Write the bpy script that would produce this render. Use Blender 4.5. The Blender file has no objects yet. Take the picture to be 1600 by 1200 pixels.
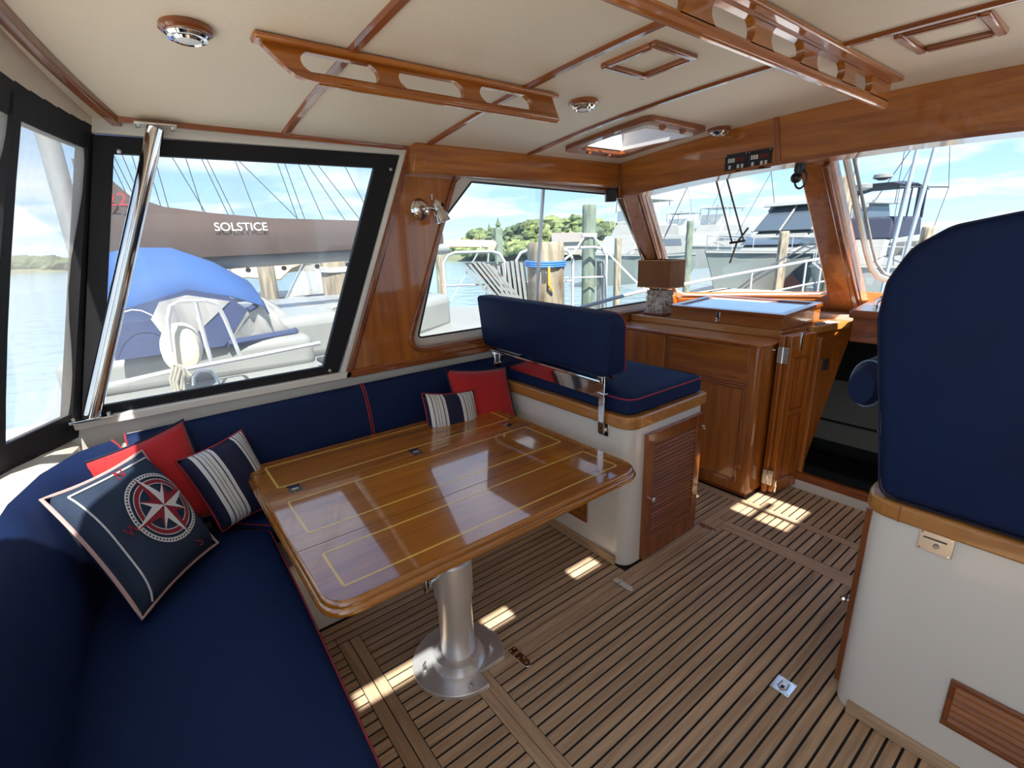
import bpy, bmesh, math, random
from math import sin, cos, pi, radians, sqrt, atan2, hypot
from mathutils import Vector, Matrix
random.seed(7)
SC = bpy.context.scene
COL = SC.collection

# ---------------------------------------------------------------- camera
# boat axes: X forward, Y port, Z up; the eye stands 1.5 m above the cabin sole
EYE = Vector((0, 0, 1.5))
FPX = 756.57                                   # focal length in pixels of a 1600-wide frame
AX_R = Vector((0.78903578, -0.61352701, -0.03173559))   # picture right
AX_D = Vector((-0.19552692, -0.20181809, -0.9597076))   # picture down
AX_F = Vector((0.58240172, 0.7634488, -0.27920274))     # view direction
cam = bpy.data.cameras.new('camera'); cam.sensor_width = 36; cam.lens = FPX / 1600 * 36
cam.clip_start = 0.02; cam.clip_end = 2000
camo = bpy.data.objects.new('camera', cam); COL.objects.link(camo)
m = Matrix.Identity(4)
for i in range(3):
    m[i][0] = AX_R[i]; m[i][1] = -AX_D[i]; m[i][2] = -AX_F[i]; m[i][3] = EYE[i]
camo.matrix_world = m
SC.camera = camo

# ---------------------------------------------------------------- light
SC.view_settings.view_transform = 'Standard'; SC.view_settings.look = 'None'
SC.view_settings.exposure = 1.45; SC.view_settings.gamma = 1; SC.view_settings.use_curve_mapping = False
SKY = 0.60
SUN = 6.0
SUN_DIR = Vector((0.13, 0.40, -0.65))          # the way the sunlight travels
LAMP_W = 0
SC.cycles.diffuse_bounces = 8; SC.cycles.max_bounces = 14; SC.cycles.transparent_max_bounces = 24

def build_world():
    w = bpy.data.worlds.new('sky'); SC.world = w; w.use_nodes = True
    nt = w.node_tree; N = nt.nodes; L = nt.links; N.clear()
    out = N.new('ShaderNodeOutputWorld'); bg = N.new('ShaderNodeBackground'); bg.inputs[1].default_value = SKY
    tc = N.new('ShaderNodeTexCoord'); sep = N.new('ShaderNodeSeparateXYZ'); L.new(tc.outputs['Generated'], sep.inputs[0])
    ramp = N.new('ShaderNodeValToRGB'); L.new(sep.outputs['Z'], ramp.inputs[0])
    cr = ramp.color_ramp; cr.elements[0].position = 0.0; cr.elements[0].color = (.56, .73, .88, 1)
    cr.elements[1].position = 1.0; cr.elements[1].color = (.10, .27, .66, 1)
    e = cr.elements.new(0.10); e.color = (.38, .62, .88, 1)
    e = cr.elements.new(0.32); e.color = (.19, .41, .78, 1)
    # clouds on a flat layer: direction divided by its height
    add = N.new('ShaderNodeMath'); add.operation = 'ADD'; add.inputs[1].default_value = .12; L.new(sep.outputs['Z'], add.inputs[0])
    dv = N.new('ShaderNodeVectorMath'); dv.operation = 'DIVIDE'
    cmb = N.new('ShaderNodeCombineXYZ')
    for i in range(3): L.new(add.outputs[0], cmb.inputs[i])
    L.new(tc.outputs['Generated'], dv.inputs[0]); L.new(cmb.outputs[0], dv.inputs[1])
    mp = N.new('ShaderNodeMapping'); mp.inputs['Scale'].default_value = (1.0, 1.0, .4); mp.inputs['Location'].default_value = (3.1, 1.7, 0)
    mp.inputs['Rotation'].default_value = (0, 0, .5)
    L.new(dv.outputs[0], mp.inputs[0])
    no = N.new('ShaderNodeTexNoise'); no.inputs['Scale'].default_value = 1.05; no.inputs['Detail'].default_value = 7; no.inputs['Roughness'].default_value = .55
    no.inputs['Distortion'].default_value = .5
    L.new(mp.outputs[0], no.inputs['Vector'])
    cl = N.new('ShaderNodeValToRGB'); cl.color_ramp.elements[0].position = .44; cl.color_ramp.elements[1].position = .66
    cl.color_ramp.elements[0].color = (0, 0, 0, 1); cl.color_ramp.elements[1].color = (.8, .8, .8, 1)
    L.new(no.outputs['Fac'], cl.inputs[0])
    mx = N.new('ShaderNodeMix'); mx.data_type = 'RGBA'
    L.new(cl.outputs[0], mx.inputs['Factor']); L.new(ramp.outputs[0], mx.inputs['A']); mx.inputs['B'].default_value = (.95, .96, .97, 1)
    L.new(mx.outputs['Result'], bg.inputs[0]); L.new(bg.outputs[0], out.inputs[0])
build_world()
sun = bpy.data.lights.new('sun', 'SUN'); sun.energy = SUN; sun.angle = radians(.6); sun.color = (1, .95, .87)
suno = bpy.data.objects.new('sun', sun); COL.objects.link(suno)
suno.rotation_euler = SUN_DIR.to_track_quat('-Z', 'Y').to_euler()

# ---------------------------------------------------------------- helpers
def at(px, py, r):
    """a point in the harbour: bearing of a pixel of the photograph, horizontal range r"""
    d = AX_R * (px - 800) + AX_D * (py - 600) + AX_F * FPX
    return EYE + d * (r / hypot(d.x, d.y))

def soft(poly, r):
    """corner radii for rpoly: only corners that turn sharply are rounded"""
    out = []
    for i, p in enumerate(poly):
        a = (Vector(p) - Vector(poly[i - 1])).normalized(); b = (Vector(poly[(i + 1) % len(poly)]) - Vector(p)).normalized()
        out.append(r if a.angle(b) > radians(35) else 0)
    return out

class MB:
    def __init__(s): s.v = []; s.f = []
    def add(s, vs, fs):
        o = len(s.v); s.v += [Vector(p) for p in vs]; s.f += [tuple(i + o for i in q) for q in fs]; return s
    def hexa(s, b, t):
        return s.add(list(b) + list(t), [(3, 2, 1, 0), (4, 5, 6, 7), (0, 1, 5, 4), (1, 2, 6, 5), (2, 3, 7, 6), (3, 0, 4, 7)])
    def box(s, x0, x1, y0, y1, z0, z1):
        return s.hexa([(x0, y0, z0), (x1, y0, z0), (x1, y1, z0), (x0, y1, z0)], [(x0, y0, z1), (x1, y0, z1), (x1, y1, z1), (x0, y1, z1)])
    def obox(s, c, u, v, w):
        c, u, v, w = Vector(c), Vector(u), Vector(v), Vector(w)
        return s.hexa([c - u - v - w, c + u - v - w, c + u + v - w, c - u + v - w], [c - u - v + w, c + u - v + w, c + u + v + w, c - u + v + w])
    def prism(s, pts, vec):
        n = len(pts); vec = Vector(vec); p = [Vector(q) for q in pts]
        return s.add(p + [q + vec for q in p], [tuple(range(n - 1, -1, -1)), tuple(range(n, 2 * n))] + [(i, (i + 1) % n, n + (i + 1) % n, n + i) for i in range(n)])
    def ring(s, outer, inner, vec):
        n = len(outer); vec = Vector(vec); o = [Vector(q) for q in outer]; i_ = [Vector(q) for q in inner]
        fs = []
        for k in range(n):
            j = (k + 1) % n
            fs += [(k, n + k, n + j, j), (2 * n + k, 2 * n + j, 3 * n + j, 3 * n + k), (k, j, 2 * n + j, 2 * n + k), (n + k, 3 * n + k, 3 * n + j, n + j)]
        return s.add(o + i_ + [q + vec for q in o] + [q + vec for q in i_], fs)
    def loft(s, rings, cap=True, closed=True):
        n = len(rings[0]); vs = [p for r in rings for p in r]; fs = []
        for a in range(len(rings) - 1):
            for k in range(n if closed else n - 1):
                j = (k + 1) % n
                fs.append((a * n + k, a * n + j, (a + 1) * n + j, (a + 1) * n + k))
        if cap and closed: fs += [tuple(range(n - 1, -1, -1)), tuple((len(rings) - 1) * n + k for k in range(n))]
        return s.add(vs, fs)
    def tube(s, pts, r, n=8, closed=False, cap=True):
        P = [Vector(p) for p in pts]; R = r if isinstance(r, (list, tuple)) else [r] * len(P)
        rings = []; up = None
        for i, p in enumerate(P):
            a = P[(i - 1) % len(P)] if (closed or i > 0) else p; b = P[(i + 1) % len(P)] if (closed or i < len(P) - 1) else p
            t = (b - a).normalized()
            if up is None:
                up = Vector((0, 0, 1)) if abs(t.z) < .9 else Vector((1, 0, 0))
            u = t.cross(up).normalized(); w = u.cross(t).normalized(); up = w
            rings.append([p + (u * cos(2 * pi * k / n) + w * sin(2 * pi * k / n)) * R[i] for k in range(n)])
        if closed: rings.append(rings[0]); return s.loft(rings, cap=False)
        return s.loft(rings, cap=cap)
    def lathe(s, c, axis, prof, n=24):
        c = Vector(c); t = Vector(axis).normalized(); up = Vector((0, 0, 1)) if abs(t.z) < .9 else Vector((1, 0, 0))
        u = t.cross(up).normalized(); w = u.cross(t)
        rings = [[c + t * h + (u * cos(2 * pi * k / n) + w * sin(2 * pi * k / n)) * max(r, 1e-4) for k in range(n)] for r, h in prof]
        return s.loft(rings)
    def ball(s, c, r, n=12, k=7, sc=(1, 1, 1)):
        c = Vector(c)
        rings = [[c + Vector((sc[0] * r * sin(pi * a / k) * cos(2 * pi * b / n), sc[1] * r * sin(pi * a / k) * sin(2 * pi * b / n), -sc[2] * r * cos(pi * a / k))) for b in range(n)] for a in range(1, k)]
        return s.loft(rings)

def rpoly(pts, r, n=6):
    """2-D polygon with rounded corners; r one radius or one for each corner"""
    out = []; N_ = len(pts)
    for i, p in enumerate(pts):
        rr = r[i] if isinstance(r, (list, tuple)) else r
        p = Vector(p); a = Vector(pts[i - 1]) - p; b = Vector(pts[(i + 1) % N_]) - p
        if rr <= 0: out.append(p); continue
        la, lb = a.length, b.length; a.normalize(); b.normalize()
        th = a.angle(b) / 2; d = min(rr / math.tan(th), la * .49, lb * .49)
        p0 = p + a * d; p1 = p + b * d
        for k in range(n + 1):
            t = k / n
            out.append(p0 * (1 - t) ** 2 + p * 2 * t * (1 - t) + p1 * t * t)
    return out
def matched(outer, inner, c, extra=40):
    """two loops about the same centre, cut at the same bearings so that they can be bridged"""
    c = Vector(c)
    angs = sorted(set([round(atan2((Vector(p) - c).y, (Vector(p) - c).x), 5) for p in list(outer) + list(inner)] + [round(-pi + 2 * pi * k / extra, 5) for k in range(extra)]))
    def hit(loop, a):
        d = Vector((cos(a), sin(a))); best = None
        for i in range(len(loop)):
            p = Vector(loop[i]) - c; q = Vector(loop[(i + 1) % len(loop)]) - c; e = q - p
            den = d.x * e.y - d.y * e.x
            if abs(den) < 1e-9: continue
            t = (p.x * e.y - p.y * e.x) / den; u = (p.x * d.y - p.y * d.x) / den
            if t > 0 and -1e-4 <= u <= 1.0001 and (best is None or t > best): best = t
        return c + d * (best or 0)
    return [hit(outer, a) for a in angs], [hit(inner, a) for a in angs]
def offset_loop(loop, d):
    out = []; n = len(loop)
    if sum(loop[i - 1][0] * loop[i][1] - loop[i][0] * loop[i - 1][1] for i in range(n)) < 0: d = -d
    for i in range(n):
        a = Vector(loop[i]) - Vector(loop[i - 1]); b = Vector(loop[(i + 1) % n]) - Vector(loop[i])
        na = Vector((a.y, -a.x)); nb = Vector((b.y, -b.x))
        if na.length > 1e-9: na.normalize()
        if nb.length > 1e-9: nb.normalize()
        k = na + nb
        if k.length < 1e-6: k = na
        k.normalize(); out.append(Vector(loop[i]) + k * d)
    return out

def tag(o, label=None, cat=None, group=None, kind=None):
    if label: o['label'] = label
    if cat: o['category'] = cat
    if group: o['group'] = group
    if kind: o['kind'] = kind
    return o
def root(name, loc, label=None, cat=None, group=None, kind=None, rz=0):
    o = bpy.data.objects.new(name, None); COL.objects.link(o); o.location = loc; o.rotation_euler = (0, 0, rz)
    o.empty_display_size = .05
    return tag(o, label, cat, group, kind)
def wloc(o):
    v = Vector(o.location); p = o.parent
    while p: v += Vector(p.location); p = p.parent
    return v
def build(mb, name, mat, parent=None, bevel=0, seg=2, smooth=35, label=None, cat=None, group=None, kind=None, local=False, sub=0, origin=None):
    """link a mesh builder as ONE object; its points are world points unless local"""
    me = bpy.data.meshes.new(name)
    if local: off = Vector((0, 0, 0)); loc = origin or Vector((0, 0, 0))
    else:
        xs = [p.x for p in mb.v]; ys = [p.y for p in mb.v]; zs = [p.z for p in mb.v]
        off = Vector(((min(xs) + max(xs)) / 2, (min(ys) + max(ys)) / 2, min(zs))); loc = off - (wloc(parent) if parent else Vector((0, 0, 0)))
    me.from_pydata([tuple(p - off) for p in mb.v], [], mb.f)
    bm = bmesh.new(); bm.from_mesh(me); bmesh.ops.recalc_face_normals(bm, faces=bm.faces); bm.to_mesh(me); bm.free()
    if smooth:
        me.polygons.foreach_set('use_smooth', [True] * len(me.polygons)); me.set_sharp_from_angle(angle=radians(smooth))
    me.materials.append(mat)
    o = bpy.data.objects.new(name, me); COL.objects.link(o); o.location = loc
    if parent: o.parent = parent
    if bevel:
        b = o.modifiers.new('bevel', 'BEVEL'); b.width = bevel; b.segments = seg; b.limit_method = 'ANGLE'; b.angle_limit = radians(40)
    if sub:
        b = o.modifiers.new('sub', 'SUBSURF'); b.levels = b.render_levels = sub
    return tag(o, label, cat, group, kind)
def text(name, s, mat, parent, loc, size, xdir, updir, extrude=.0008):
    cu = bpy.data.curves.new(name, 'FONT'); cu.body = s; cu.size = size; cu.extrude = extrude; cu.align_x = 'CENTER'; cu.align_y = 'CENTER'
    x = Vector(xdir).normalized(); z = x.cross(Vector(updir)).normalized(); y = z.cross(x)
    M = Matrix((( x.x, y.x, z.x, 0), (x.y, y.y, z.y, 0), (x.z, y.z, z.z, 0), (0, 0, 0, 1)))
    tmp = bpy.data.objects.new(name, cu); COL.objects.link(tmp)
    dg = bpy.context.evaluated_depsgraph_get(); me = bpy.data.meshes.new_from_object(tmp.evaluated_get(dg)); bpy.data.objects.remove(tmp)
    me.transform(M); me.materials.clear(); me.materials.append(mat)
    o = bpy.data.objects.new(name, me); COL.objects.link(o)
    o.location = Vector(loc) - (wloc(parent) if parent else Vector((0, 0, 0))); o.parent = parent
    return o

# ---------------------------------------------------------------- materials
MATS = {}
def srgb(r, g, b):
    f = lambda c: (c / 255 / 12.92) if c <= 10 else ((c / 255 + .055) / 1.055) ** 2.4
    return (f(r), f(g), f(b), 1)
def mat(name, col, rough=.5, metal=0, coat=0, noise=0, nscale=8, stretch=(1, 1, 1), bump=0, bscale=60, spec=.5, sheen=0, col2=None, detail=4, trans=0, emit=0, coat_rough=.04):
    if name in MATS: return MATS[name]
    M = bpy.data.materials.new(name); M.use_nodes = True; nt = M.node_tree; N = nt.nodes; L = nt.links
    b = N['Principled BSDF']; b.inputs['Roughness'].default_value = rough; b.inputs['Metallic'].default_value = metal
    b.inputs['Coat Weight'].default_value = coat; b.inputs['Coat Roughness'].default_value = coat_rough; b.inputs['Specular IOR Level'].default_value = spec
    if sheen: b.inputs['Sheen Weight'].default_value = sheen
    if trans: b.inputs['Transmission Weight'].default_value = trans
    if emit: b.inputs['Emission Color'].default_value = col; b.inputs['Emission Strength'].default_value = emit
    b.inputs['Base Color'].default_value = col
    tc = N.new('ShaderNodeTexCoord'); mp = N.new('ShaderNodeMapping'); L.new(tc.outputs['Object'], mp.inputs[0]); mp.inputs['Scale'].default_value = stretch
    if noise or col2:
        no = N.new('ShaderNodeTexNoise'); no.inputs['Scale'].default_value = nscale; no.inputs['Detail'].default_value = detail; L.new(mp.outputs[0], no.inputs['Vector'])
        cr = N.new('ShaderNodeValToRGB'); L.new(no.outputs['Fac'], cr.inputs[0])
        cr.color_ramp.elements[0].position = .3; cr.color_ramp.elements[1].position = .72
        c2 = col2 or tuple(min(1, c * (1 + noise)) for c in col[:3]) + (1,)
        c1 = col if col2 else tuple(c * (1 - noise) for c in col[:3]) + (1,)
        cr.color_ramp.elements[0].color = c1; cr.color_ramp.elements[1].color = c2
        L.new(cr.outputs[0], b.inputs['Base Color'])
    if bump:
        n2 = N.new('ShaderNodeTexNoise'); n2.inputs['Scale'].default_value = bscale; n2.inputs['Detail'].default_value = 3; L.new(mp.outputs[0], n2.inputs['Vector'])
        bp = N.new('ShaderNodeBump'); bp.inputs['Strength'].default_value = bump; bp.inputs['Distance'].default_value = .01; L.new(n2.outputs['Fac'], bp.inputs['Height']); L.new(bp.outputs[0], b.inputs['Normal'])
    MATS[name] = M
    return M
def wood(name, c1, c2, axis, rough=.35, coat=.9, scale=1.0, vary=.12, ior=1.5, tilt=0):
    """varnished or bare timber, grain along the given axis, each piece a little different"""
    if name in MATS: return MATS[name]
    M = bpy.data.materials.new(name); M.use_nodes = True; nt = M.node_tree; N = nt.nodes; L = nt.links
    b = N['Principled BSDF']; b.inputs['Roughness'].default_value = rough; b.inputs['Coat Weight'].default_value = coat; b.inputs['Coat Roughness'].default_value = .05; b.inputs['Coat IOR'].default_value = ior
    tc = N.new('ShaderNodeTexCoord'); oi = N.new('ShaderNodeObjectInfo'); mp = N.new('ShaderNodeMapping')
    sc = [26 * scale] * 3; sc['xyz'.index(axis)] = 1.6 * scale; mp.inputs['Scale'].default_value = sc
    m0 = N.new('ShaderNodeMapping'); m0.inputs['Rotation'].default_value = (0, tilt, 0); L.new(tc.outputs['Object'], m0.inputs[0]); L.new(m0.outputs[0], mp.inputs[0])
    mul = N.new('ShaderNodeMath'); mul.operation = 'MULTIPLY'; mul.inputs[1].default_value = 37; L.new(oi.outputs['Random'], mul.inputs[0])
    cmb = N.new('ShaderNodeCombineXYZ'); L.new(mul.outputs[0], cmb.inputs[0]); L.new(mul.outputs[0], cmb.inputs[1]); L.new(cmb.outputs[0], mp.inputs['Location'])
    no = N.new('ShaderNodeTexNoise'); no.inputs['Scale'].default_value = 1.0; no.inputs['Detail'].default_value = 6; no.inputs['Roughness'].default_value = .62; no.inputs['Distortion'].default_value = .6; L.new(mp.outputs[0], no.inputs['Vector'])
    cr = N.new('ShaderNodeValToRGB'); cr.color_ramp.elements[0].position = .3; cr.color_ramp.elements[1].position = .7
    cr.color_ramp.elements[0].color = c1; cr.color_ramp.elements[1].color = c2; L.new(no.outputs['Fac'], cr.inputs[0])
    hs = N.new('ShaderNodeHueSaturation'); L.new(cr.outputs[0], hs.inputs['Color'])
    mr = N.new('ShaderNodeMapRange'); mr.inputs['To Min'].default_value = 1 - vary; mr.inputs['To Max'].default_value = 1 + vary; L.new(oi.outputs['Random'], mr.inputs['Value']); L.new(mr.outputs[0], hs.inputs['Value'])
    L.new(hs.outputs[0], b.inputs['Base Color'])
    bp = N.new('ShaderNodeBump'); bp.inputs['Strength'].default_value = .05 if coat else .25; bp.inputs['Distance'].default_value = .003; L.new(no.outputs['Fac'], bp.inputs['Height']); L.new(bp.outputs[0], b.inputs['Normal'])
    MATS[name] = M
    return M
def pane(name, tint=(.97, .985, .985, 1), haze=0, gloss=.9, hazecol=(.9, .88, .84, 1), hscale=3):
    """clear sheet: mostly see-through, mirror-like at a slant, with an optional milky share"""
    if name in MATS: return MATS[name]
    M = bpy.data.materials.new(name); M.use_nodes = True; nt = M.node_tree; N = nt.nodes; L = nt.links; N.clear()
    out = N.new('ShaderNodeOutputMaterial'); tr = N.new('ShaderNodeBsdfTransparent'); tr.inputs[0].default_value = tint
    gl = N.new('ShaderNodeBsdfGlossy'); gl.inputs['Roughness'].default_value = .01
    fr = N.new('ShaderNodeLayerWeight'); fr.inputs['Blend'].default_value = .5        # facing: 0 head-on, 1 at a slant, the same from both sides
    pw = N.new('ShaderNodeMath'); pw.operation = 'POWER'; pw.inputs[1].default_value = 4; L.new(fr.outputs['Facing'], pw.inputs[0])
    mu = N.new('ShaderNodeMath'); mu.operation = 'MULTIPLY_ADD'; mu.inputs[1].default_value = gloss * .7; mu.inputs[2].default_value = .035 * gloss; L.new(pw.outputs[0], mu.inputs[0])
    mx = N.new('ShaderNodeMixShader'); L.new(mu.outputs[0], mx.inputs[0]); L.new(tr.outputs[0], mx.inputs[1]); L.new(gl.outputs[0], mx.inputs[2])
    last = mx
    if haze:
        di = N.new('ShaderNodeBsdfTranslucent'); di.inputs[0].default_value = hazecol; d2 = N.new('ShaderNodeBsdfDiffuse'); d2.inputs[0].default_value = hazecol
        dm = N.new('ShaderNodeMixShader'); L.new(di.outputs[0], dm.inputs[1]); L.new(d2.outputs[0], dm.inputs[2])
        tc = N.new('ShaderNodeTexCoord'); mp = N.new('ShaderNodeMapping'); mp.inputs['Scale'].default_value = (1, 1, .45); L.new(tc.outputs['Object'], mp.inputs[0])
        no = N.new('ShaderNodeTexNoise'); no.inputs['Scale'].default_value = hscale; no.inputs['Detail'].default_value = 8; no.inputs['Distortion'].default_value = 1.2; L.new(mp.outputs[0], no.inputs['Vector'])
        mr = N.new('ShaderNodeMapRange'); mr.inputs['From Min'].default_value = .35; mr.inputs['From Max'].default_value = .75; mr.inputs['To Min'].default_value = haze * .45; mr.inputs['To Max'].default_value = haze * 1.7
        L.new(no.outputs['Fac'], mr.inputs['Value'])
        m2 = N.new('ShaderNodeMixShader'); L.new(mr.outputs[0], m2.inputs[0]); L.new(mx.outputs[0], m2.inputs[1]); L.new(dm.outputs[0], m2.inputs[2]); last = m2
    L.new(last.outputs[0], out.inputs[0])
    MATS[name] = M
    return M

C1, C2 = srgb(140, 72, 14), srgb(186, 112, 38)
TEAK_X = wood('varnished teak along x', C1, C2, 'x')
TEAK_Y = wood('varnished teak along y', C1, C2, 'y')
TEAK_Z = wood('varnished teak along z', C1, C2, 'z')
TRIM_X = wood('dark varnished trim along x', srgb(112, 52, 16), srgb(158, 86, 32), 'x')
TRIM_Y = wood('dark varnished trim along y', srgb(112, 52, 16), srgb(158, 86, 32), 'y')
TRIM_Z = wood('dark varnished trim along z', srgb(112, 52, 16), srgb(158, 86, 32), 'z')
RAKED = wood('varnished teak of the raked posts', srgb(150, 82, 22), srgb(192, 118, 44), 'z', tilt=radians(-48))
SLAT = wood('louvre slats', srgb(120, 62, 18), srgb(164, 94, 36), 'x', rough=.5, coat=.15)
SLATY = wood('vent slats', srgb(134, 72, 22), srgb(176, 106, 42), 'y', rough=.5, coat=.15)
TABLE = wood('golden varnished table top', srgb(142, 80, 8), srgb(184, 114, 20), 'x', rough=.25, coat=1, vary=.03, ior=1.9)
LIPW = wood('pale varnished capping', srgb(170, 106, 44), srgb(206, 146, 74), 'y', rough=.4)
LIPWX = wood('pale varnished capping along x', srgb(170, 106, 44), srgb(206, 146, 74), 'x', rough=.4)
SOLE_X = wood('bare teak sole along x', srgb(166, 135, 104), srgb(210, 180, 146), 'x', rough=.62, coat=0, scale=1.6, vary=.14)
SOLE_Y = wood('bare teak sole along y', srgb(166, 135, 104), srgb(210, 180, 146), 'y', rough=.62, coat=0, scale=1.6, vary=.10)
CAULK = mat('black caulk', srgb(20, 18, 18), .7)
NAVY = mat('navy canvas', srgb(7, 31, 72), .75, noise=.12, nscale=5, bump=.12, bscale=14, spec=.3)
NAVYD = mat('deep navy canvas', srgb(20, 26, 56), .8, noise=.1, bump=.1, bscale=30)
REDP = mat('dark red piping', srgb(150, 40, 52), .7)
RED = mat('red cotton', srgb(190, 32, 34), .85, noise=.1, nscale=4, bump=.25, bscale=9, sheen=.2)
CREAM = mat('off white cotton', srgb(222, 220, 214), .85, noise=.05)
STRIPE = mat('grey stripe cotton', srgb(62, 70, 84), .85)
PINKW = mat('washed pink piping', srgb(206, 170, 166), .8)
CRIM = mat('crimson embroidery', srgb(140, 30, 44), .85)
WHITE = mat('white gelcoat', srgb(232, 228, 217), .28, coat=.4, noise=.02, nscale=3)
BEIGE = mat('cream headliner vinyl', srgb(230, 217, 195), .55, noise=.03, nscale=1.5, bump=.06, bscale=90)
CHROME = mat('polished steel', (.82, .81, .79, 1), .08, 1)
STEEL = mat('dull steel', (.62, .6, .56, 1), .3, 1)
ALU = mat('brushed aluminium', (.93, .93, .92, 1), .34, .75, noise=.06, nscale=30, stretch=(1, 1, .1))
BLACK = mat('black canvas binding', srgb(10, 11, 18), .7, bump=.1, bscale=50)
BPLA = mat('black plastic', srgb(18, 18, 20), .35)
RUBBER = mat('dark grey rubber', srgb(50, 52, 54), .6)
GLASS = pane('window glass')
VINYL = pane('clear vinyl', haze=.10, gloss=.7)
VINYLA = pane('clear vinyl of the aft curtain', haze=.40, gloss=1, hazecol=(.88, .82, .72, 1), hscale=1.3)
INLAY = mat('pale inlay line', srgb(232, 190, 84), .3, coat=1)

# ================================================================ THE SETTING
YC = .8                                           # centre line of the boat
def zc(y): return 2.047 - .0437 * (y - YC) ** 2   # cambered headliner
def aoff(y): return -.26 * (1 - ((y - YC) / 1.5) ** 2)   # the aft end bows outwards
# ---- floor: caulked teak sole
floor = build(MB().box(-.6, 3.03, -.75, 2.32, -.05, -.003), 'floor', CAULK, kind='structure', smooth=0, label='bare teak sole with black caulking lines')
GAP = .0078
def plank(x0, x1, y0, y1, mt=None):
    build(MB().box(x0, x1, y0, y1, -.004, 0), 'plank', mt or SOLE_X, floor, smooth=0)
PITCH = .0395
rows = [.7615 + PITCH * k for k in range(-38, 40)]
for y in rows:
    a, b = y + GAP / 2, y + PITCH - GAP / 2
    if b > 1.80: continue
    if b < 1.16:
        for x0, x1 in ((-.58, .3675), (.4555, .6785), (.759, 2.2405), (2.3325, 2.566), (2.622, 2.99)):
            if x0 < 0 and b < -.3: continue
            if x0 > 1.5 and b < -.55: continue
            plank(x0, x1, a, b)
    elif a < 1.235: plank(-.2, .3675, a, b); plank(.4555, .6785, a, b)
    else:
        plank(-.2, .3675, a, b) if b < 1.72 else plank(-.2, 1.575, a, b)
        if b < 1.72: plank(.4555 if b < 1.67 else .3705, 1.575, a, b)
        if a < 2.0:
            for x0, x1 in ((2.145, 2.566),): plank(x0, x1, a, b)
        if b < 1.26: plank(2.622, 2.99, a, b)
# boards round the lifting hatch and the transverse bands
plank(.759, 2.33, 1.1575, 1.197); plank(.681, 2.566, 1.1995, 1.2355)
plank(.681, .7165, -.6, 1.197, SOLE_Y); plank(.719, .7565, -.6, 1.197, SOLE_Y)
plank(.3705, .4105, -.6, 1.6675, SOLE_Y); plank(.4145, .4525, -.6, 1.6675, SOLE_Y)
plank(2.2435, 2.3295, -.5, 1.155, SOLE_Y)
plank(2.569, 2.594, -.5, 1.75, SOLE_Y); plank(2.597, 2.619, -.5, 1.75, SOLE_Y)
plank(2.622, 2.99, 1.16, 1.197); plank(2.335, 2.566, 1.1575, 1.197)

# ---- ceiling with cut-outs for the hatches
HOLES = [(2.005, 2.365, 1.55, 1.99), (2.005, 2.365, -.45, -.01), (1.75, 2.06, .08, .26), (.93, 1.13, .02, .185), (.44, .62, .02, .185), (-.10, .25, .02, .185)]  # last four: unseen openings added so sun patches reach the sole
def make_ceiling():
    ys = sorted(set([-.82 + .1 * k for k in range(33)] + [h[2] for h in HOLES] + [h[3] for h in HOLES] + [2.42]))
    xs = sorted(set([-.45, .3, .9, 1.5, 2.1, 2.7, 3.05] + [h[0] for h in HOLES] + [h[1] for h in HOLES]))
    mb = MB()
    X = lambda i, y: -.12 + aoff(y) - .38 * min(1, max(0, (1.15 - y) / .5)) if i == 0 else xs[i]  # starboard half drawn further aft, out of view, to shade the settee
    xs = [xs[0]] + [x for x in xs[1:]]
    hole = lambda i, j: any(h[0] <= (xs[i] + xs[i + 1]) / 2 <= h[1] and h[2] <= (ys[j] + ys[j + 1]) / 2 <= h[3] for h in HOLES)
    vid = {}
    def V(i, j, t):
        if (i, j, t) not in vid:
            vid[(i, j, t)] = len(mb.v); mb.v.append(Vector((X(i, ys[j]), ys[j], zc(ys[j]) + (.07 if t else 0))))
        return vid[(i, j, t)]
    nx, ny = len(xs) - 1, len(ys) - 1
    ok = lambda i, j: 0 <= i < nx and 0 <= j < ny and not hole(i, j)
    for i in range(nx):
        for j in range(ny):
            if not ok(i, j): continue
            mb.f.append((V(i, j, 0), V(i, j + 1, 0), V(i + 1, j + 1, 0), V(i + 1, j, 0)))
            mb.f.append((V(i, j, 1), V(i + 1, j, 1), V(i + 1, j + 1, 1), V(i, j + 1, 1)))
            if not ok(i - 1, j): mb.f.append((V(i, j, 0), V(i, j, 1), V(i, j + 1, 1), V(i, j + 1, 0)))
            if not ok(i + 1, j): mb.f.append((V(i + 1, j, 0), V(i + 1, j + 1, 0), V(i + 1, j + 1, 1), V(i + 1, j, 1)))
            if not ok(i, j - 1): mb.f.append((V(i, j, 0), V(i + 1, j, 0), V(i + 1, j, 1), V(i, j, 1)))
            if not ok(i, j + 1): mb.f.append((V(i, j + 1, 0), V(i, j + 1, 1), V(i + 1, j + 1, 1), V(i + 1, j + 1, 0)))
    return build(mb, 'ceiling', BEIGE, kind='structure', label='cream padded headliner divided by varnished battens')
ceiling = make_ceiling()
def cpath(p0, p1, n=14, off=0):
    return [Vector((p0[0] + (p1[0] - p0[0]) * k / n, p0[1] + (p1[1] - p0[1]) * k / n, zc(p0[1] + (p1[1] - p0[1]) * k / n) - off)) for k in range(n + 1)]
def cstrip(path, side, w, h):
    """half-round strip under the headliner: side = unit vector across it"""
    rings = []
    for p in path:
        q = [(-w, .004), (-w, -.3 * h), (-.6 * w, -h), (.6 * w, -h), (w, -.3 * h), (w, .004)]
        rings.append([p + side * a + Vector((0, 0, b)) for a, b in q])
    return MB().loft(rings)
SCREW = mat('screw heads', srgb(70, 44, 20), .4, .4)
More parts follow.
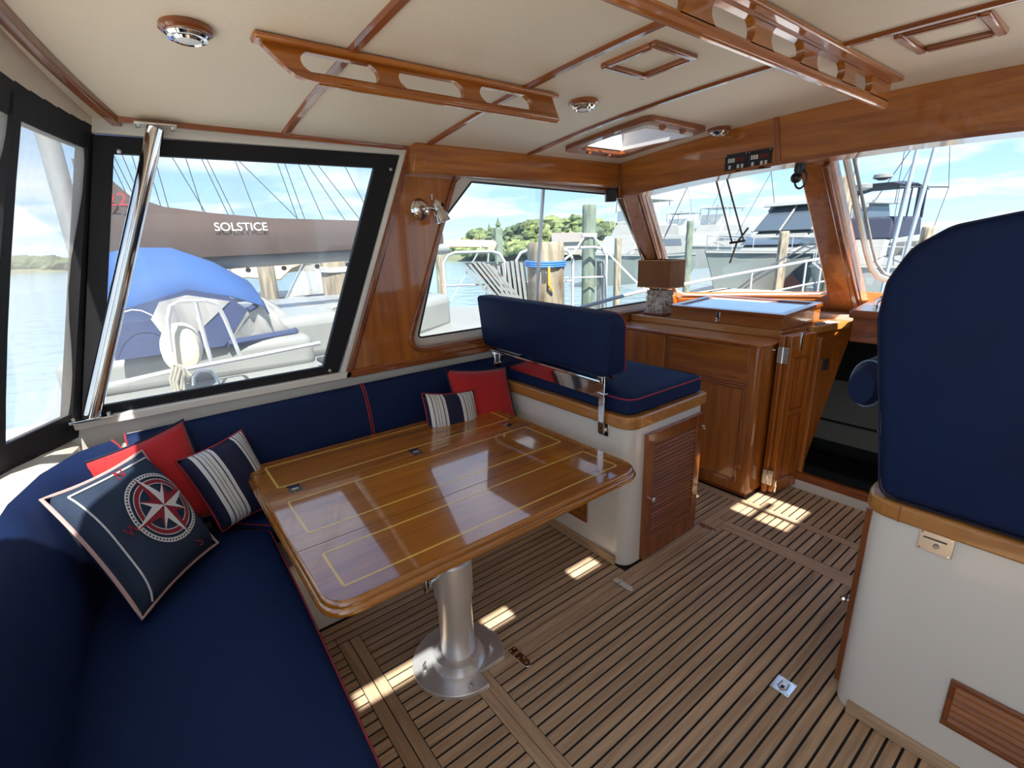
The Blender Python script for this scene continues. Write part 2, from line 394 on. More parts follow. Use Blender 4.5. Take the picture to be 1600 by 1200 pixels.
for bx, ya, yb in ((.612, 2.24, -.7), (1.236, 2.19, -.7), (1.845, 2.19, -.7)):
    s_ = build(cstrip(cpath((bx, ya), (bx, yb), 20), Vector((1, 0, 0)), .016, .011), 'batten', TRIM_Y, ceiling)
    sm = MB()
    for k in range(9):
        y = ya - .15 - .33 * k
        if y > yb: sm.lathe((bx, y, zc(y) - .0105), (0, 0, -1), [(.003, 0), (.003, .0008)], 8)
    build(sm, 'screw', SCREW, s_)
# edge trim along port side and round the aft end
trim_1 = build(cstrip(cpath((.075, 2.262), (1.17, 2.275), 6), Vector((0, 1, 0)), .012, .016), 'trim_1', TRIM_X, kind='structure', label='varnished strip along the port edge of the headliner')
pa = [Vector((.075 + aoff(y), y, zc(y))) for y in [2.29 - .11 * k for k in range(28)]]
trim_2 = build(cstrip(pa, Vector((1, 0, 0)), .02, .02), 'trim_2', TRIM_Y, kind='structure', label='bowed varnished strip along the aft edge of the headliner')

# ---- port wall: white bulwark, window enclosure and varnished panel
wall_port = root('wall_port', (.9, 2.3, 0), 'port side of the cabin, white bulwark below and varnished panel forward', kind='structure')
mb = MB(); mb.box(-.3, 3.5, 2.30, 2.40, -.05, .90); build(mb, 'bulwark', WHITE, wall_port, bevel=.008)
build(MB().box(-.26, .76, 2.262, 2.40, .90, .935), 'sill', WHITE, wall_port, bevel=.006)
build(MB().prism([(-.1, 2.29, 1.90), (1.15, 2.29, 1.915), (1.15, 2.29, 1.97), (-.1, 2.29, 1.975)], (0, .09, 0)), 'head_rail', WHITE, wall_port, bevel=.006)
# varnished panel with the sliding window's cut-out (coordinates x, z)
PO = [(.722, .905), (3.52, .905), (3.50, .98), (2.72, 1.93), (1.158, 1.945)]
PI_ = rpoly([(1.075, .985), (3.36, .995), (2.73, 1.80), (1.43, 1.838)], [.07, .03, .03, .09], 6)
o_, i_ = matched(PO, PI_, (2.1, 1.4))
P3 = lambda l, y: [(p[0], y, p[1]) for p in l]
panel = build(MB().ring(P3(o_, 2.275), P3(i_, 2.275), (0, .05, 0)), 'varnished_panel', TEAK_Z, wall_port, bevel=.003)
io = offset_loop(PI_, .026)
a_, b_ = matched(io, PI_, (2.1, 1.4))
build(MB().ring(P3(a_, 2.264), P3(b_, 2.264), (0, .03, 0)), 'window_trim', TRIM_X, wall_port, bevel=.005)
mb = MB().prism([(.722, 2.262, .905), (.76, 2.262, .905), (1.195, 2.262, 1.95), (1.158, 2.262, 1.95)], (0, .08, 0))
build(mb, 'edge_moulding', TRIM_Z, wall_port, bevel=.01)
build(MB().prism([(.70, 2.268, .905), (.724, 2.268, .905), (1.16, 2.268, 1.95), (1.136, 2.268, 1.95)], (0, .1, 0)), 'edge_liner', WHITE, wall_port, bevel=.004)
build(MB().prism([(.722, 2.262, .90), (1.6, 2.262, .90), (1.6, 2.262, .935), (.735, 2.262, .935)], (0, .03, 0)), 'lower_rail', TRIM_X, wall_port, bevel=.006)
# valance between panel and headliner
val = MB().prism([(1.14, 2.2, 1.832), (2.60, 2.2, 1.82), (2.60, 2.2, 1.965), (1.165, 2.2, 1.962)], (0, .085, 0))
build(val, 'valance', TEAK_X, wall_port, bevel=.008)

# ---- window_1: black-framed clear vinyl enclosure aft on the port side
FO = [(-.235, .934), (.705, .934), (1.135, 1.915), (.0, 1.897)]
FI = [(-.17, .968), (.640, .972), (.992, 1.853), (.045, 1.842)]
w1 = root('window_1', (.4, 2.3, .93), 'black bound clear vinyl window aft on the port side', kind='structure')
o_, i_ = matched(FO, FI, (.42, 1.4))
build(MB().ring(P3(o_, 2.285), P3(i_, 2.285), (0, .03, 0)), 'binding', BLACK, w1, bevel=.004)
build(MB().prism(P3([(-.18, .96), (.65, .96), (1.0, 1.86), (.03, 1.85)], 2.303), (0, .0015, 0)), 'vinyl_sheet', VINYL, w1, smooth=0)
for (x, z) in ((1.07, 1.85), (.665, .95), (.06, 1.85)):
    build(MB().lathe((x, 2.285, z), (0, -1, 0), [(.008, 0), (.008, .004), (.004, .008)], 10), 'snap_fastener', STEEL, w1)

# ---- window_2: sliding window in the panel
w2 = root('window_2', (2.1, 2.34, 1.0), 'white framed sliding side window in the varnished panel', kind='structure')
GO = [(1.06, .97), (3.38, .98), (2.74, 1.815), (1.42, 1.85)]
GI1 = rpoly([(1.152, 1.03), (3.30, 1.035), (2.72, 1.79), (1.545, 1.822), (1.36, 1.635)], [.02, .02, .02, .01, .01], 3)
o_, i_ = matched(GO, GI1, (2.1, 1.4))
build(MB().ring(P3(o_, 2.325), P3(i_, 2.325), (0, .025, 0)), 'frame', WHITE, w2, bevel=.003)
g2 = offset_loop(GI1, .003); a_, b_ = matched(g2, offset_loop(GI1, -.006), (2.1, 1.4))
build(MB().ring(P3(a_, 2.322), P3(b_, 2.322), (0, .006, 0)), 'gasket', RUBBER, w2)
build(MB().prism(P3([(1.15, 1.02), (2.04, 1.02), (2.08, 1.83), (1.54, 1.83), (1.34, 1.63)], 2.336), (0, .005, 0)), 'glass_pane', GLASS, w2, smooth=0)
build(MB().prism(P3([(1.97, 1.02), (3.32, 1.03), (2.71, 1.81), (2.02, 1.83)], 2.346), (0, .005, 0)), 'glass_pane', GLASS, w2, smooth=0)
build(MB().prism(P3([(1.978, 1.03), (1.992, 1.03), (2.075, 1.825), (2.06, 1.825)], 2.326), (0, .02, 0)), 'sash_bar', STEEL, w2, bevel=.002)
build(MB().box(2.03, 2.05, 2.30, 2.325, 1.25, 1.33), 'sash_handle', WHITE, w2, bevel=.004)
build(MB().box(2.035, 2.045, 2.29, 2.30, 1.265, 1.315), 'handle_grip', WHITE, w2, bevel=.003)

# ---- aft curtain (window_3), coaming and aft bulkhead
w3 = root('window_3', (-.2, 1.4, .9), 'bowed clear vinyl aft curtain bound in black canvas', kind='structure')
def acp(y, z): return Vector((-.25 * (1.9 - z) + aoff(y) * (1 + .85 * (1.9 - z)), y, z))
def aband(ys, z0, z1, d=.02, n=1):
    mb = MB(); rings = []
    for y in ys:
        a, b = acp(y, z0), acp(y, z1); rings.append([a, b, b + Vector((-d, 0, 0)), a + Vector((-d, 0, 0))])
    return mb.loft(rings)
YS = [2.31 - .08 * k for k in range(23)]
build(aband(YS, 1.848, 1.928, .03), 'top_binding', BLACK, w3); build(aband(YS, 1.925, 2.035, .02), 'head_flange', BEIGE, w3)
build(aband(YS, .865, .962, .03), 'bottom_binding', BLACK, w3)
for k, (y0, y1) in enumerate(((2.31, 2.265), (1.875, 1.83), (1.2, 1.15), (.60, .55))):
    sl = .15 if k == 1 else 0; build(MB().loft([[acp(y + sl * (1.9 - z), z) + Vector((.004, 0, 0)) for y in (y0, y1)] + [acp(y + sl * (1.9 - z), z) + Vector((-.03, 0, 0)) for y in (y1, y0)] for z in (.9, 1.1, 1.3, 1.5, 1.7, 1.9)]), 'zip_binding', BLACK, w3)
def vsheet(y0, y1):
    mb = MB(); n = 6
    for j in range(n):
        ya, yb = y0 + (y1 - y0) * j / n, y0 + (y1 - y0) * (j + 1) / n
        bow = lambda y, z: acp(y, z) + Vector((-.015 + .012 * sin(9 * z + 2 * y), 0, 0))
        zs = [.9 + .1 * k for k in range(11)]
        for k in range(10): mb.add([bow(ya, zs[k]), bow(yb, zs[k]), bow(yb, zs[k + 1]), bow(ya, zs[k + 1])], [(0, 1, 2, 3)])
    return mb
for y0, y1 in ((2.28, 1.86), (1.85, 1.17)):
    o = build(vsheet(y0, y1), 'vinyl_sheet', VINYLA, w3)
cm = MB()
rings = []
for y in [2.36 - .1 * k for k in range(19)]:
    a = acp(min(y, 2.3), .90); fr = Vector((-.235 + aoff(min(y, 2.3)) * .85, y, 0))
    rings.append([Vector((fr.x - .02, y, -.05)), Vector((fr.x - .02, y, .835)), Vector((fr.x - .05, y, .862)), Vector((a.x - .06, y, .885)), Vector((a.x - .10, y, .87)), Vector((a.x - .10, y, -.05))])
build(MB().loft(rings), 'wall_aft', WHITE, kind='structure', label='white coaming and bulkhead across the aft end')

# ---- starboard side (outside the picture): bulwark, posts and glazing
ws = root('wall_starboard', (1, -.7, 0), 'starboard side of the cabin with its window openings', kind='structure')
build(MB().box(-.45, 3.6, -.8, -.7, -.05, .95), 'bulwark', WHITE, ws)
build(MB().box(-.45, 3.6, -.78, -.7, 1.84, 1.96), 'head_rail', TEAK_X, ws)
for x in (-.35, 1.15, 2.5): build(MB().box(x, x + .08, -.78, -.7, .95, 1.84), 'post', TEAK_Z, ws)
build(MB().box(.15, 1.6, -.77, -.72, .95, 1.85), 'sun_block_panel', WHITE, ws)  # unseen panel added to keep low starboard sun off the sole

# ---- forward wall: header, windscreen posts, panes
wall_fwd = root('wall_forward', (2.7, 1.2, 0), 'varnished header and windscreen framing at the forward end', kind='structure')
def zb(y): return 1.832 - .038 * (y - YC) ** 2
hd = MB(); hd.loft([[(2.6, y, zb(y)), (2.6, y, zc(y) + .01), (2.8, y, zc(y) + .01), (2.8, y, zb(y))] for y in [2.22 - .1 * k for k in range(30)]])
build(hd, 'header', TEAK_Y, wall_fwd, bevel=.004)
hl = MB(); hl.loft([[(2.588, y, zb(y) - .004), (2.588, y, zb(y) + .012), (2.605, y, zb(y) + .012), (2.605, y, zb(y) - .004)] for y in [2.2 - .1 * k for k in range(30)]])
build(hl, 'header_moulding', TRIM_Y, wall_fwd)
build(MB().prism([(2.59, 1.228, zb(1.2)), (2.59, 1.205, zb(1.2)), (2.59, 1.24, zc(1.2)), (2.59, 1.262, zc(1.2))], (.015, 0, 0)), 'header_joint', TRIM_Z, wall_fwd, bevel=.004)
build(MB().box(2.585, 2.605, 2.19, 2.215, 1.755, 1.96), 'corner_bead', TRIM_Z, wall_fwd, bevel=.004)
# windscreen surface: a raked sheet, swept a little aft to port
def wsp(y, t):
    """t = 0 at the header, 1 at the dash"""
    if y > 1.1:
        k = (y - 1.1) / 1.24; top = Vector((2.80 - .11 * k, y, 1.86 - .05 * k)); bot = Vector((3.66 - .18 * k, y, 1.055 - .06 * k))
    else:
        top = Vector((2.80, y, 1.86)); bot = Vector((3.66, y, 1.055))
    return top.lerp(bot, t)
NW = Vector((.66, 0, .75))
def wbar(name, yt0, yt1, yb0, yb1, mt, depth=.07, d0=-.035, parent=wall_fwd, bevel=.01, t0=0, t1=1):
    mb = MB(); rings = []
    for k in range(7):
        t = t0 + (t1 - t0) * k / 6
        a = wsp(yt0 + (yb0 - yt0) * t, t); b = wsp(yt1 + (yb1 - yt1) * t, t)
        rings.append([a + NW * d0, b + NW * d0, b + NW * (d0 + depth), a + NW * (d0 + depth)])
    mb.loft(rings); return build(mb, name, mt, parent, bevel=bevel)
wbar('corner_post', 2.24, 2.10, 2.50, 2.325, RAKED, .10, -.05)
wbar('corner_bead', 2.13, 2.105, 2.36, 2.33, TRIM_Z, .05, -.065)
wbar('mullion', 1.195, 1.055, 1.25, 1.07, RAKED, .09, -.045)
wbar('mullion_cap', 1.085, 1.055, 1.115, 1.075, TRIM_Z, .06, -.075)
# bottom rail under both panes
mb = MB(); rings = []
for y in [2.45 - .1 * k for k in range(32)]:
    p = wsp(max(y, -.7), .93); q = wsp(max(y, -.7), 1.06)
    rings.append([p + NW * -.035, p + NW * .04, q + NW * .04, q + NW * -.05])
build(MB().loft(rings), 'bottom_rail', TEAK_Y, wall_fwd, bevel=.008)
w4 = root('window_4', (3.2, 1.7, 1.05), 'raked port windscreen pane over the chart box', kind='structure')
def wsheet(ya0, ya1, yb0, yb1, t0, t1):
    mb = MB(); n = 4
    for k in range(n):
        ta, tb = t0 + (t1 - t0) * k / n, t0 + (t1 - t0) * (k + 1) / n
        f = lambda y0, y1, t: wsp(y0 + (y1 - y0) * t, t)
        mb.add([f(ya0, yb0, ta), f(ya1, yb1, ta), f(ya1, yb1, tb), f(ya0, yb0, tb)], [(0, 1, 2, 3)])
    return mb
build(wsheet(2.15, 1.12, 2.40, 1.16, 0, .97), 'glass_pane', GLASS, w4, smooth=0)
w5 = root('window_5', (3.2, .4, 1.05), 'raked centre windscreen pane ahead of the helm seat', kind='structure')
build(wsheet(1.07, -.6, 1.10, -.6, 0, .97), 'glass_pane', GLASS, w5, smooth=0)
# white gasket of the centre pane
U = lambda y, t: wsp(y, t) + NW * .03
gl = [(1.02, .02), (1.02, .60), (1.015, .72), (.985, .80), (.92, .835), (.8, .84), (0, .84), (-.5, .84)]
build(MB().tube([U(y, t) for y, t in gl], .016, 8), 'gasket', WHITE, w5)
build(MB().tube([U(y - .03, t - .02) + NW * .006 for y, t in gl], .008, 8), 'gasket_bead', mat('grey bead', srgb(150, 150, 146), .5), w5)
wb2 = [(2.11, .03), (2.26, .80), (2.265, .88), (2.22, .915), (2.1, .92), (1.3, .91), (1.255, .90), (1.235, .86), (1.20, .03)]
build(MB().tube([wsp(y, t) + NW * -.002 for y, t in wb2], .008, 6), 'bead', WHITE, w4)

# ================================================================ SEATING
# ---- companion seat to port: white box, pale capping, cushion, folding backrest
cs = root('companion_seat', (1.85, 1.75, 0), 'white boxed companion seat with navy cushion and flip-over backrest', 'bench')
CB = rpoly([(1.583, 1.247), (2.145, 1.247), (2.145, 2.26), (1.583, 2.26)], [.07, .02, .02, .02], 6)
build(MB().prism([(p.x, p.y, .002) for p in CB], (0, 0, .70)), 'seat_box', WHITE, cs, bevel=.003)
CT = rpoly([(1.568, 1.232), (2.172, 1.232), (2.172, 2.26), (1.568, 2.26)], [.085, .03, .02, .02], 8)
build(MB().prism([(p.x, p.y, .700) for p in CT], (0, 0, .058)), 'capping', LIPW, cs, bevel=.008)
CC = rpoly([(1.588, 1.252), (2.15, 1.252), (2.15, 2.25), (1.588, 2.25)], [.07, .04, .02, .02], 8)
cu = MB()
def inset(l, d): return offset_loop(l, -d)
rings = []
for d, z in ((.02, .756), (.0, .772), (.0, .815), (.004, .832), (.016, .842), (.038, .850)):
    rings.append([(p.x, p.y, z) for p in inset(CC, d)])
build(cu.loft(rings), 'cushion', NAVY, cs)
build(MB().tube([(p.x, p.y, .833) for p in inset(CC, .002)], .0035, 6, closed=True), 'piping', REDP, cs)
# kick board at the foot
build(MB().box(1.566, 1.585, 1.30, 1.80, .001, .045), 'kick_board', SOLE_Y, cs, bevel=.003)
# louvred door on the inboard face
def louvre_door(parent, x0, x1, z0, z1, y, s, knob=None, mx0=.05, mz0=.09, mz1=.06):
    """s=+1 the door faces starboard (-y), s=-1 it faces port"""
    f = lambda a: y - s * a
    d = root('door', (x0, y, z0)); d.parent = parent; d.location = Vector((x0, y, z0)) - wloc(parent)
    lo, hi = sorted((f(0), f(.022)))
    fr = MB(); fr.box(x0, x0 + mx0, lo, hi, z0, z1); fr.box(x1 - mx0, x1, lo, hi, z0, z1); fr.box(x0 + mx0, x1 - mx0, lo, hi, z0, z0 + mz0); fr.box(x0 + mx0, x1 - mx0, lo, hi, z1 - mz1, z1)
    build(fr, 'door_frame', TRIM_Z, d, bevel=.002)
    bl, bh = sorted((f(0), f(.004)))
    build(MB().box(x0 + mx0, x1 - mx0, bl, bh, z0 + mz0, z1 - mz1), 'back_board', TRIM_X, d)
    n = int((z1 - mz1 - z0 - mz0) / .0205)
    for k in range(n):
        z = z0 + mz0 + .0205 * (k + .5)
        build(MB().prism([(x0 + mx0, f(.004), z + .010), (x0 + mx0, f(.019), z - .003), (x0 + mx0, f(.019), z - .009), (x0 + mx0, f(.004), z - .002)], (x1 - x0 - 2 * mx0, 0, 0)), 'slat', SLAT, d, smooth=0)
    if knob:
        build(MB().lathe((knob[0], f(.022), knob[1]), (0, -s, 0), [(.006, 0), (.006, .012), (.013, .016), (.015, .024), (.009, .03)], 14), 'knob', CHROME, d)
louvre_door(cs, 1.690, 2.128, .012, .660, 1.247, 1, knob=(1.722, .335))
# small vent low on the aft face
def vent(parent, x, y0, y1, z0, z1, face=-1):
    v = root('vent', (x, y0, z0)); v.parent = parent; v.location = Vector((x, y0, z0)) - wloc(parent)
    fr = MB(); e = .014
    fr.box(x - .012, x, y0, y1, z0, z0 + e); fr.box(x - .012, x, y0, y1, z1 - e, z1); fr.box(x - .012, x, y0, y0 + e, z0 + e, z1 - e); fr.box(x - .012, x, y1 - e, y1, z0 + e, z1 - e)
    build(fr, 'vent_frame', TRIM_Y, v, bevel=.002)
    build(MB().box(x - .003, x, y0 + e, y1 - e, z0 + e, z1 - e), 'back_board', TRIM_Y, v)
    n = max(4, int((z1 - z0 - 2 * e) / .021))
    for k in range(n):
        z = z0 + e + (z1 - z0 - 2 * e) * (k + .5) / n
        build(MB().prism([(x - .003, y0 + e, z + .011), (x - .011, y0 + e, z - .003), (x - .011, y0 + e, z - .009), (x - .003, y0 + e, z - .002)], (0, y1 - y0 - 2 * e, 0)), 'slat', SLATY, v, smooth=0)
vent(cs, 1.583, 1.485, 1.79, .14, .33)
# backrest cushion, leaning aft, on two swinging arms
BKF = [(2.275, .945), (1.352, .925), (1.262, 1.215), (2.215, 1.235)]     # y, z of the aft face
def back_cushion():
    loop = rpoly(BKF, [.03, .04, .06, .03], 6); c = Vector((1.78, 1.08)); rings = []
    def X(z, front): t = (z - .92) / .31; return (1.535 - .075 * t) + (front * (.155 - .055 * t))
    for k, d in ((0, .022), (.08, .006), (.2, 0), (.8, 0), (.92, .006), (1, .022)):
        l = inset(loop, d) if d else loop
        rings.append([(X(p[1], k), p[0], p[1]) for p in l])
    return MB().loft(rings)
bk = build(back_cushion(), 'backrest', NAVY, cs)
lp = rpoly(BKF, [.03, .04, .06, .03], 6)
build(MB().tube([(1.535 - .075 * (p[1] - .92) / .31 + .012, p[0], p[1]) for p in offset_loop(lp, -.005)], .003, 6, closed=True), 'seam', NAVYD, bk)
build(MB().tube([((1.535 - .075 * (p[1] - .92) / .31) + .90 * (.155 - .055 * (p[1] - .92) / .31), p[0], p[1]) for p in offset_loop(lp, -.004)], .0035, 6, closed=True), 'piping', REDP, bk)
br = root('backrest_bracket', (1.56, 1.8, .66)); br.parent = cs; br.location = Vector((1.56, 1.8, .66)) - wloc(cs)
for y in (1.385, 2.205):
    build(MB().obox((1.555, y, .795), (.004, 0, 0), (0, .018, 0), (0, 0, .135)), 'arm', CHROME, br, bevel=.003)
    build(MB().box(1.570, 1.582, y - .03, y + .03, .645, .71), 'mounting_plate', CHROME, br, bevel=.002)
    build(MB().lathe((1.570, y - .004, .672), (-1, 0, 0), [(.011, 0), (.011, .008), (.005, .012)], 12), 'bolt', STEEL, br)
    build(MB().box(1.545, 1.572, y - .022, y + .022, .835, .85), 'arm_clamp', CHROME, br, bevel=.002)
    build(MB().box(1.538, 1.572, y - .016, y + .016, .895, .93), 'arm_hinge', CHROME, br, bevel=.003)
build(MB().tube([(1.545, 1.385, .905), (1.545, 2.205, .925)], .009, 10), 'cross_bar', CHROME, br)
build(MB().obox((1.572, 1.795, .862), (.001, 0, 0), (0, .40, .009), (0, 0, .035)), 'guard_plate', CHROME, br)

# ---- helm seat to starboard: white box, capping, tall cushioned back, side bolster
hs = root('helm_chair', (1.85, -.1, 0), 'white boxed helm seat with tall rounded navy back', 'seat')
HB = rpoly([(1.580, -.62), (2.14, -.62), (2.14, .372), (1.580, .372)], [.02, .02, .02, .075], 6)
build(MB().prism([(p.x, p.y, .002) for p in HB], (0, 0, .72)), 'seat_box', WHITE, hs, bevel=.003)
HT = rpoly([(1.564, -.62), (2.17, -.62), (2.17, .388), (1.564, .388)], [.02, .02, .03, .09], 8)
hc = MB().prism([(p.x, p.y, .716) for p in HT], (0, 0, .052))
build(hc, 'capping', LIPW, hs, bevel=.008)
build(MB().box(1.5625, 1.5655, .293, .296, .718, .766), 'capping_joint', TRIM_Z, hs)
build(MB().box(1.566, 1.582, -.6, .325, .001, .042), 'kick_board', SOLE_Y, hs, bevel=.003)
HC = rpoly([(1.64, -.58), (2.14, -.58), (2.14, .36), (1.64, .36)], .05, 6)
build(MB().loft([[(p.x, p.y, z) for p in inset(HC, d)] for d, z in ((.02, .766), (0, .785), (0, .85), (.015, .87), (.035, .88))]), 'cushion', NAVY, hs)
# tall back: outline in y, z
HO = rpoly([(-.50, .775), (.35, .775), (.385, 1.0), (.43, 1.27), (.425, 1.37), (.385, 1.455), (.315, 1.505), (.20, 1.53), (-.30, 1.53), (-.52, 1.45), (-.58, 1.2)], [.04, .04, .1, .1, .08, .08, .08, .1, .1, .1, .1], 4)
rings = []
def HX(z, k): t = max(0, (z - .775)) / .755; return 1.565 + .02 * t + k * (.16 - .05 * t)
for k, d in ((0, .03), (.06, .012), (.16, 0), (.84, 0), (.94, .012), (1, .03)):
    rings.append([(HX(p[1], k), p[0], p[1]) for p in (inset(HO, d) if d else HO)])
hb = build(MB().loft(rings), 'backrest', NAVY, hs)
build(MB().tube([(HX(p[1], .10), p[0], p[1]) for p in offset_loop(HO, .001)], .003, 6, closed=True), 'seam', NAVYD, hb)
# side bolster
bo = MB(); rings = []
for k in range(9):
    x = 1.66 + .34 * k / 8; s = (.72, .93, 1, 1, 1, 1, 1, .93, .72)[k]
    rings.append([(x, .462 + .046 * s * cos(a), 1.055 + .072 * s * sin(a)) for a in [2 * pi * j / 18 for j in range(18)]])
bo.loft(rings); bol = build(bo, 'arm_bolster', NAVY, hs)
build(MB().tube([(1.715, .462 + .0465 * cos(a), 1.055 + .0725 * sin(a)) for a in [2 * pi * j / 24 for j in range(24)]], .0025, 6, closed=True), 'seam', mat('pale blue piping', srgb(120, 140, 170), .8), bol)
build(MB().obox((1.87, .42, .98), (.02, 0, 0), (0, .03, 0), (0, 0, .12)), 'arm_support', STEEL, hs, bevel=.004)
# steel latch plate and vent on the aft face, louvred door on the side
lt = root('latch_plate', (1.58, .2, .66)); lt.parent = hs; lt.location = Vector((1.58, .2, .66)) - wloc(hs)
build(MB().box(1.574, 1.580, .172, .246, .657, .716), 'plate', STEEL, lt, bevel=.001)
build(MB().box(1.572, 1.575, .186, .236, .696, .699), 'slot', BPLA, lt)
build(MB().lathe((1.574, .206, .682), (-1, 0, 0), [(.007, 0), (.006, .006), (.003, .009)], 12), 'latch_button', CHROME, lt)
for y, z in ((.178, .662), (.240, .662), (.178, .711), (.240, .711)): build(MB().lathe((1.574, y, z), (-1, 0, 0), [(.003, 0), (.002, .0015)], 8), 'screw', CHROME, lt)
vent(hs, 1.580, -.25, .112, .155, .309)
louvre_door(hs, 1.665, 2.12, .012, .68, .372, -1, knob=(1.70, .31))

# ---- L-shaped settee
se = root('settee', (.3, 1.9, 0), 'navy upholstered L-shaped settee wrapped round the saloon table', 'sofa')
build(MB().prism([(-.20, .62, .002), (.19, .62, .002), (.19, 1.70, .002), (.26, 1.795, .002), (1.565, 1.795, .002), (1.565, 2.27, .002), (-.20, 2.27, .002)], (0, 0, .335)), 'plinth', WHITE, se, bevel=.004)
SA = [(-.33, .62), (.22, .62), (.225, .8), (.243, 1.4), (.253, 1.955), (.02, 2.19), (-.10, 2.18), (-.22, 2.08), (-.30, 1.90), (-.34, 1.6), (-.35, .9)]
def seat_cushion(poly, name, ztop):
    l = rpoly(poly, soft(poly, .045), 5); rings = []
    for d, z in ((.02, .336), (.0, .350), (-.004, .39), (.0, ztop - .022), (.008, ztop - .010), (.018, ztop - .003), (.028, ztop)): rings.append([(p.x, p.y, z) for p in inset(l, d)])
    o = build(MB().loft(rings), name, NAVY, se)
    build(MB().tube([(p.x, p.y, ztop - .016) for p in offset_loop(l, -.003)], .0035, 6, closed=True), 'piping', REDP, o)
    return o
seat_cushion(SA, 'seat_cushion', .44)
seat_cushion([(.44, 1.80), (1.56, 1.80), (1.56, 2.235), (.035, 2.235)], 'seat_cushion', .44)
def back_loft(bot, top, th, name, piped=True):
    """upholstered back: bot / top = lists of front points; th = thickness behind"""
    rings = []; n = len(bot)
    for i in range(n):
        b, t = Vector(bot[i]), Vector(top[i])
        tan = (Vector(bot[min(i + 1, n - 1)]) - Vector(bot[max(i - 1, 0)])).normalized(); nn = tan.cross(Vector((0, 0, 1))).normalized()
        if nn.dot(Vector((.9, .9, 0)) - Vector((b.x, b.y, 0))) > 0: nn = -nn
        prof = [b, b.lerp(t, .3) - nn * .022, b.lerp(t, .65) - nn * .022, b.lerp(t, .88) - nn * .006, t + Vector((0, 0, -.008)) + nn * .012, t + nn * .04 + Vector((0, 0, .008)), t + nn * (th - .02), t + nn * th - Vector((0, 0, .02)), b + nn * (th + .01)]
        rings.append(prof)
    o = build(MB().loft(rings), name, NAVY, se, smooth=60)
    for r in ((rings[0], rings[-1]) if piped else ()):
        build(MB().tube([r[k] for k in range(0, 8)], .0035, 6), 'piping', REDP, o)
    return o
AB = [(-.31, .62, .44), (-.315, .85, .44), (-.315, 1.1, .44), (-.305, 1.5, .44), (-.285, 1.76, .44), (-.245, 1.95, .44), (-.17, 2.09, .44), (-.085, 2.15, .44)]
AT = [(-.37, .62, .845), (-.375, .85, .845), (-.375, 1.1, .845), (-.365, 1.5, .845), (-.345, 1.80, .845), (-.30, 1.99, .845), (-.225, 2.12, .848), (-.14, 2.165, .85)]
back_loft(AB, AT, .06, 'back_cushion')
back_loft([(-.10, 2.165, .44), (.2, 2.17, .44), (.5, 2.17, .44), (.79, 2.17, .44)], [(-.125, 2.205, .848), (.2, 2.205, .855), (.5, 2.205, .858), (.785, 2.205, .860)], .075, 'back_cushion')
back_loft([(.80, 2.17, .44), (1.05, 2.17, .44), (1.3, 2.17, .44), (1.56, 2.17, .44)], [(.795, 2.205, .860), (1.05, 2.205, .862), (1.3, 2.205, .862), (1.56, 2.205, .862)], .075, 'back_cushion')

# ---- cushions
def pillow_mesh(c, th, n=14, pinch=.9):
    """c = four corner points (a, b, c, d in order); th = half thickness; returns builder, function (u,v)->point on the front"""
    A, B, C_, D = [Vector(p) for p in c]
    nn = (B - A).cross(D - A).normalized()
    def P(u, v, s):
        e = 1 - .07 * (1 - abs(2 * u - 1) ** 2) * (abs(2 * v - 1) ** 3); g = 1 - .07 * (1 - abs(2 * v - 1) ** 2) * (abs(2 * u - 1) ** 3)
        uu = .5 + (u - .5) * g; vv = .5 + (v - .5) * e
        base = (A.lerp(B, uu)).lerp(D.lerp(C_, uu), vv)
        h = max(0, (1 - abs(2 * u - 1) ** 3.2) * (1 - abs(2 * v - 1) ** 3.2)) ** .62
        h *= 1 + .05 * sin(7 * u + 3 * v) + .03 * sin(13 * v)
        return base + nn * (th * h * s)
    mb = MB()
    for s in (1, -1):
        g = [[P(i / n, j / n, s) for i in range(n + 1)] for j in range(n + 1)]
        mb.add([p for r in g for p in r], [((j * (n + 1) + i), (j * (n + 1) + i + 1), ((j + 1) * (n + 1) + i + 1), ((j + 1) * (n + 1) + i)) for j in range(n) for i in range(n)])
    return mb, P
def weld(o):
    bm = bmesh.new(); bm.from_mesh(o.data); bmesh.ops.remove_doubles(bm, verts=bm.verts, dist=.0006); bmesh.ops.recalc_face_normals(bm, faces=bm.faces)
    for f in bm.faces: f.smooth = True
    bm.to_mesh(o.data); bm.free()
def pillow(name, corners, th, mt, label, edge=None, er=.005, group=None):
    base = Vector(corners[0]); r = root(name, (sum(p[0] for p in corners) / 4, sum(p[1] for p in corners) / 4, min(p[2] for p in corners)), label, 'pillow', group)
    mb, P = pillow_mesh(corners, th)
    o = build(mb, 'cover', mt, r, smooth=80); weld(o)
    if edge:
        loop = [P(k / 12, 0, 1) for k in range(12)] + [P(1, k / 12, 1) for k in range(12)] + [P(1 - k / 12, 1, 1) for k in range(12)] + [P(0, 1 - k / 12, 1) for k in range(12)]
        build(MB().tube(loop, er, 6, closed=True), 'piping', edge, r)
    return r, P
def patch(P, uv, s, lift, n=2):
    """a thin printed patch that lies on the pillow's face"""
    mb = MB(); mb.add([P(u, v, s) + lift for u, v in uv], [tuple(range(len(uv)))]); return mb
def band(P, u0, u1, s, lift, v0=.0, v1=1.0, n=18):
    mb = MB(); k_ = max(1, int(abs(u1 - u0) * 30)); vs = []; fs = []
    for j in range(n + 1):
        for i in range(k_ + 1): vs.append(P(u0 + (u1 - u0) * i / k_, v0 + (v1 - v0) * j / n, s) + lift)
    for j in range(n):
        for i in range(k_): a = j * (k_ + 1) + i; fs.append((a, a + 1, a + k_ + 2, a + k_ + 1))
    return mb.add(vs, fs)
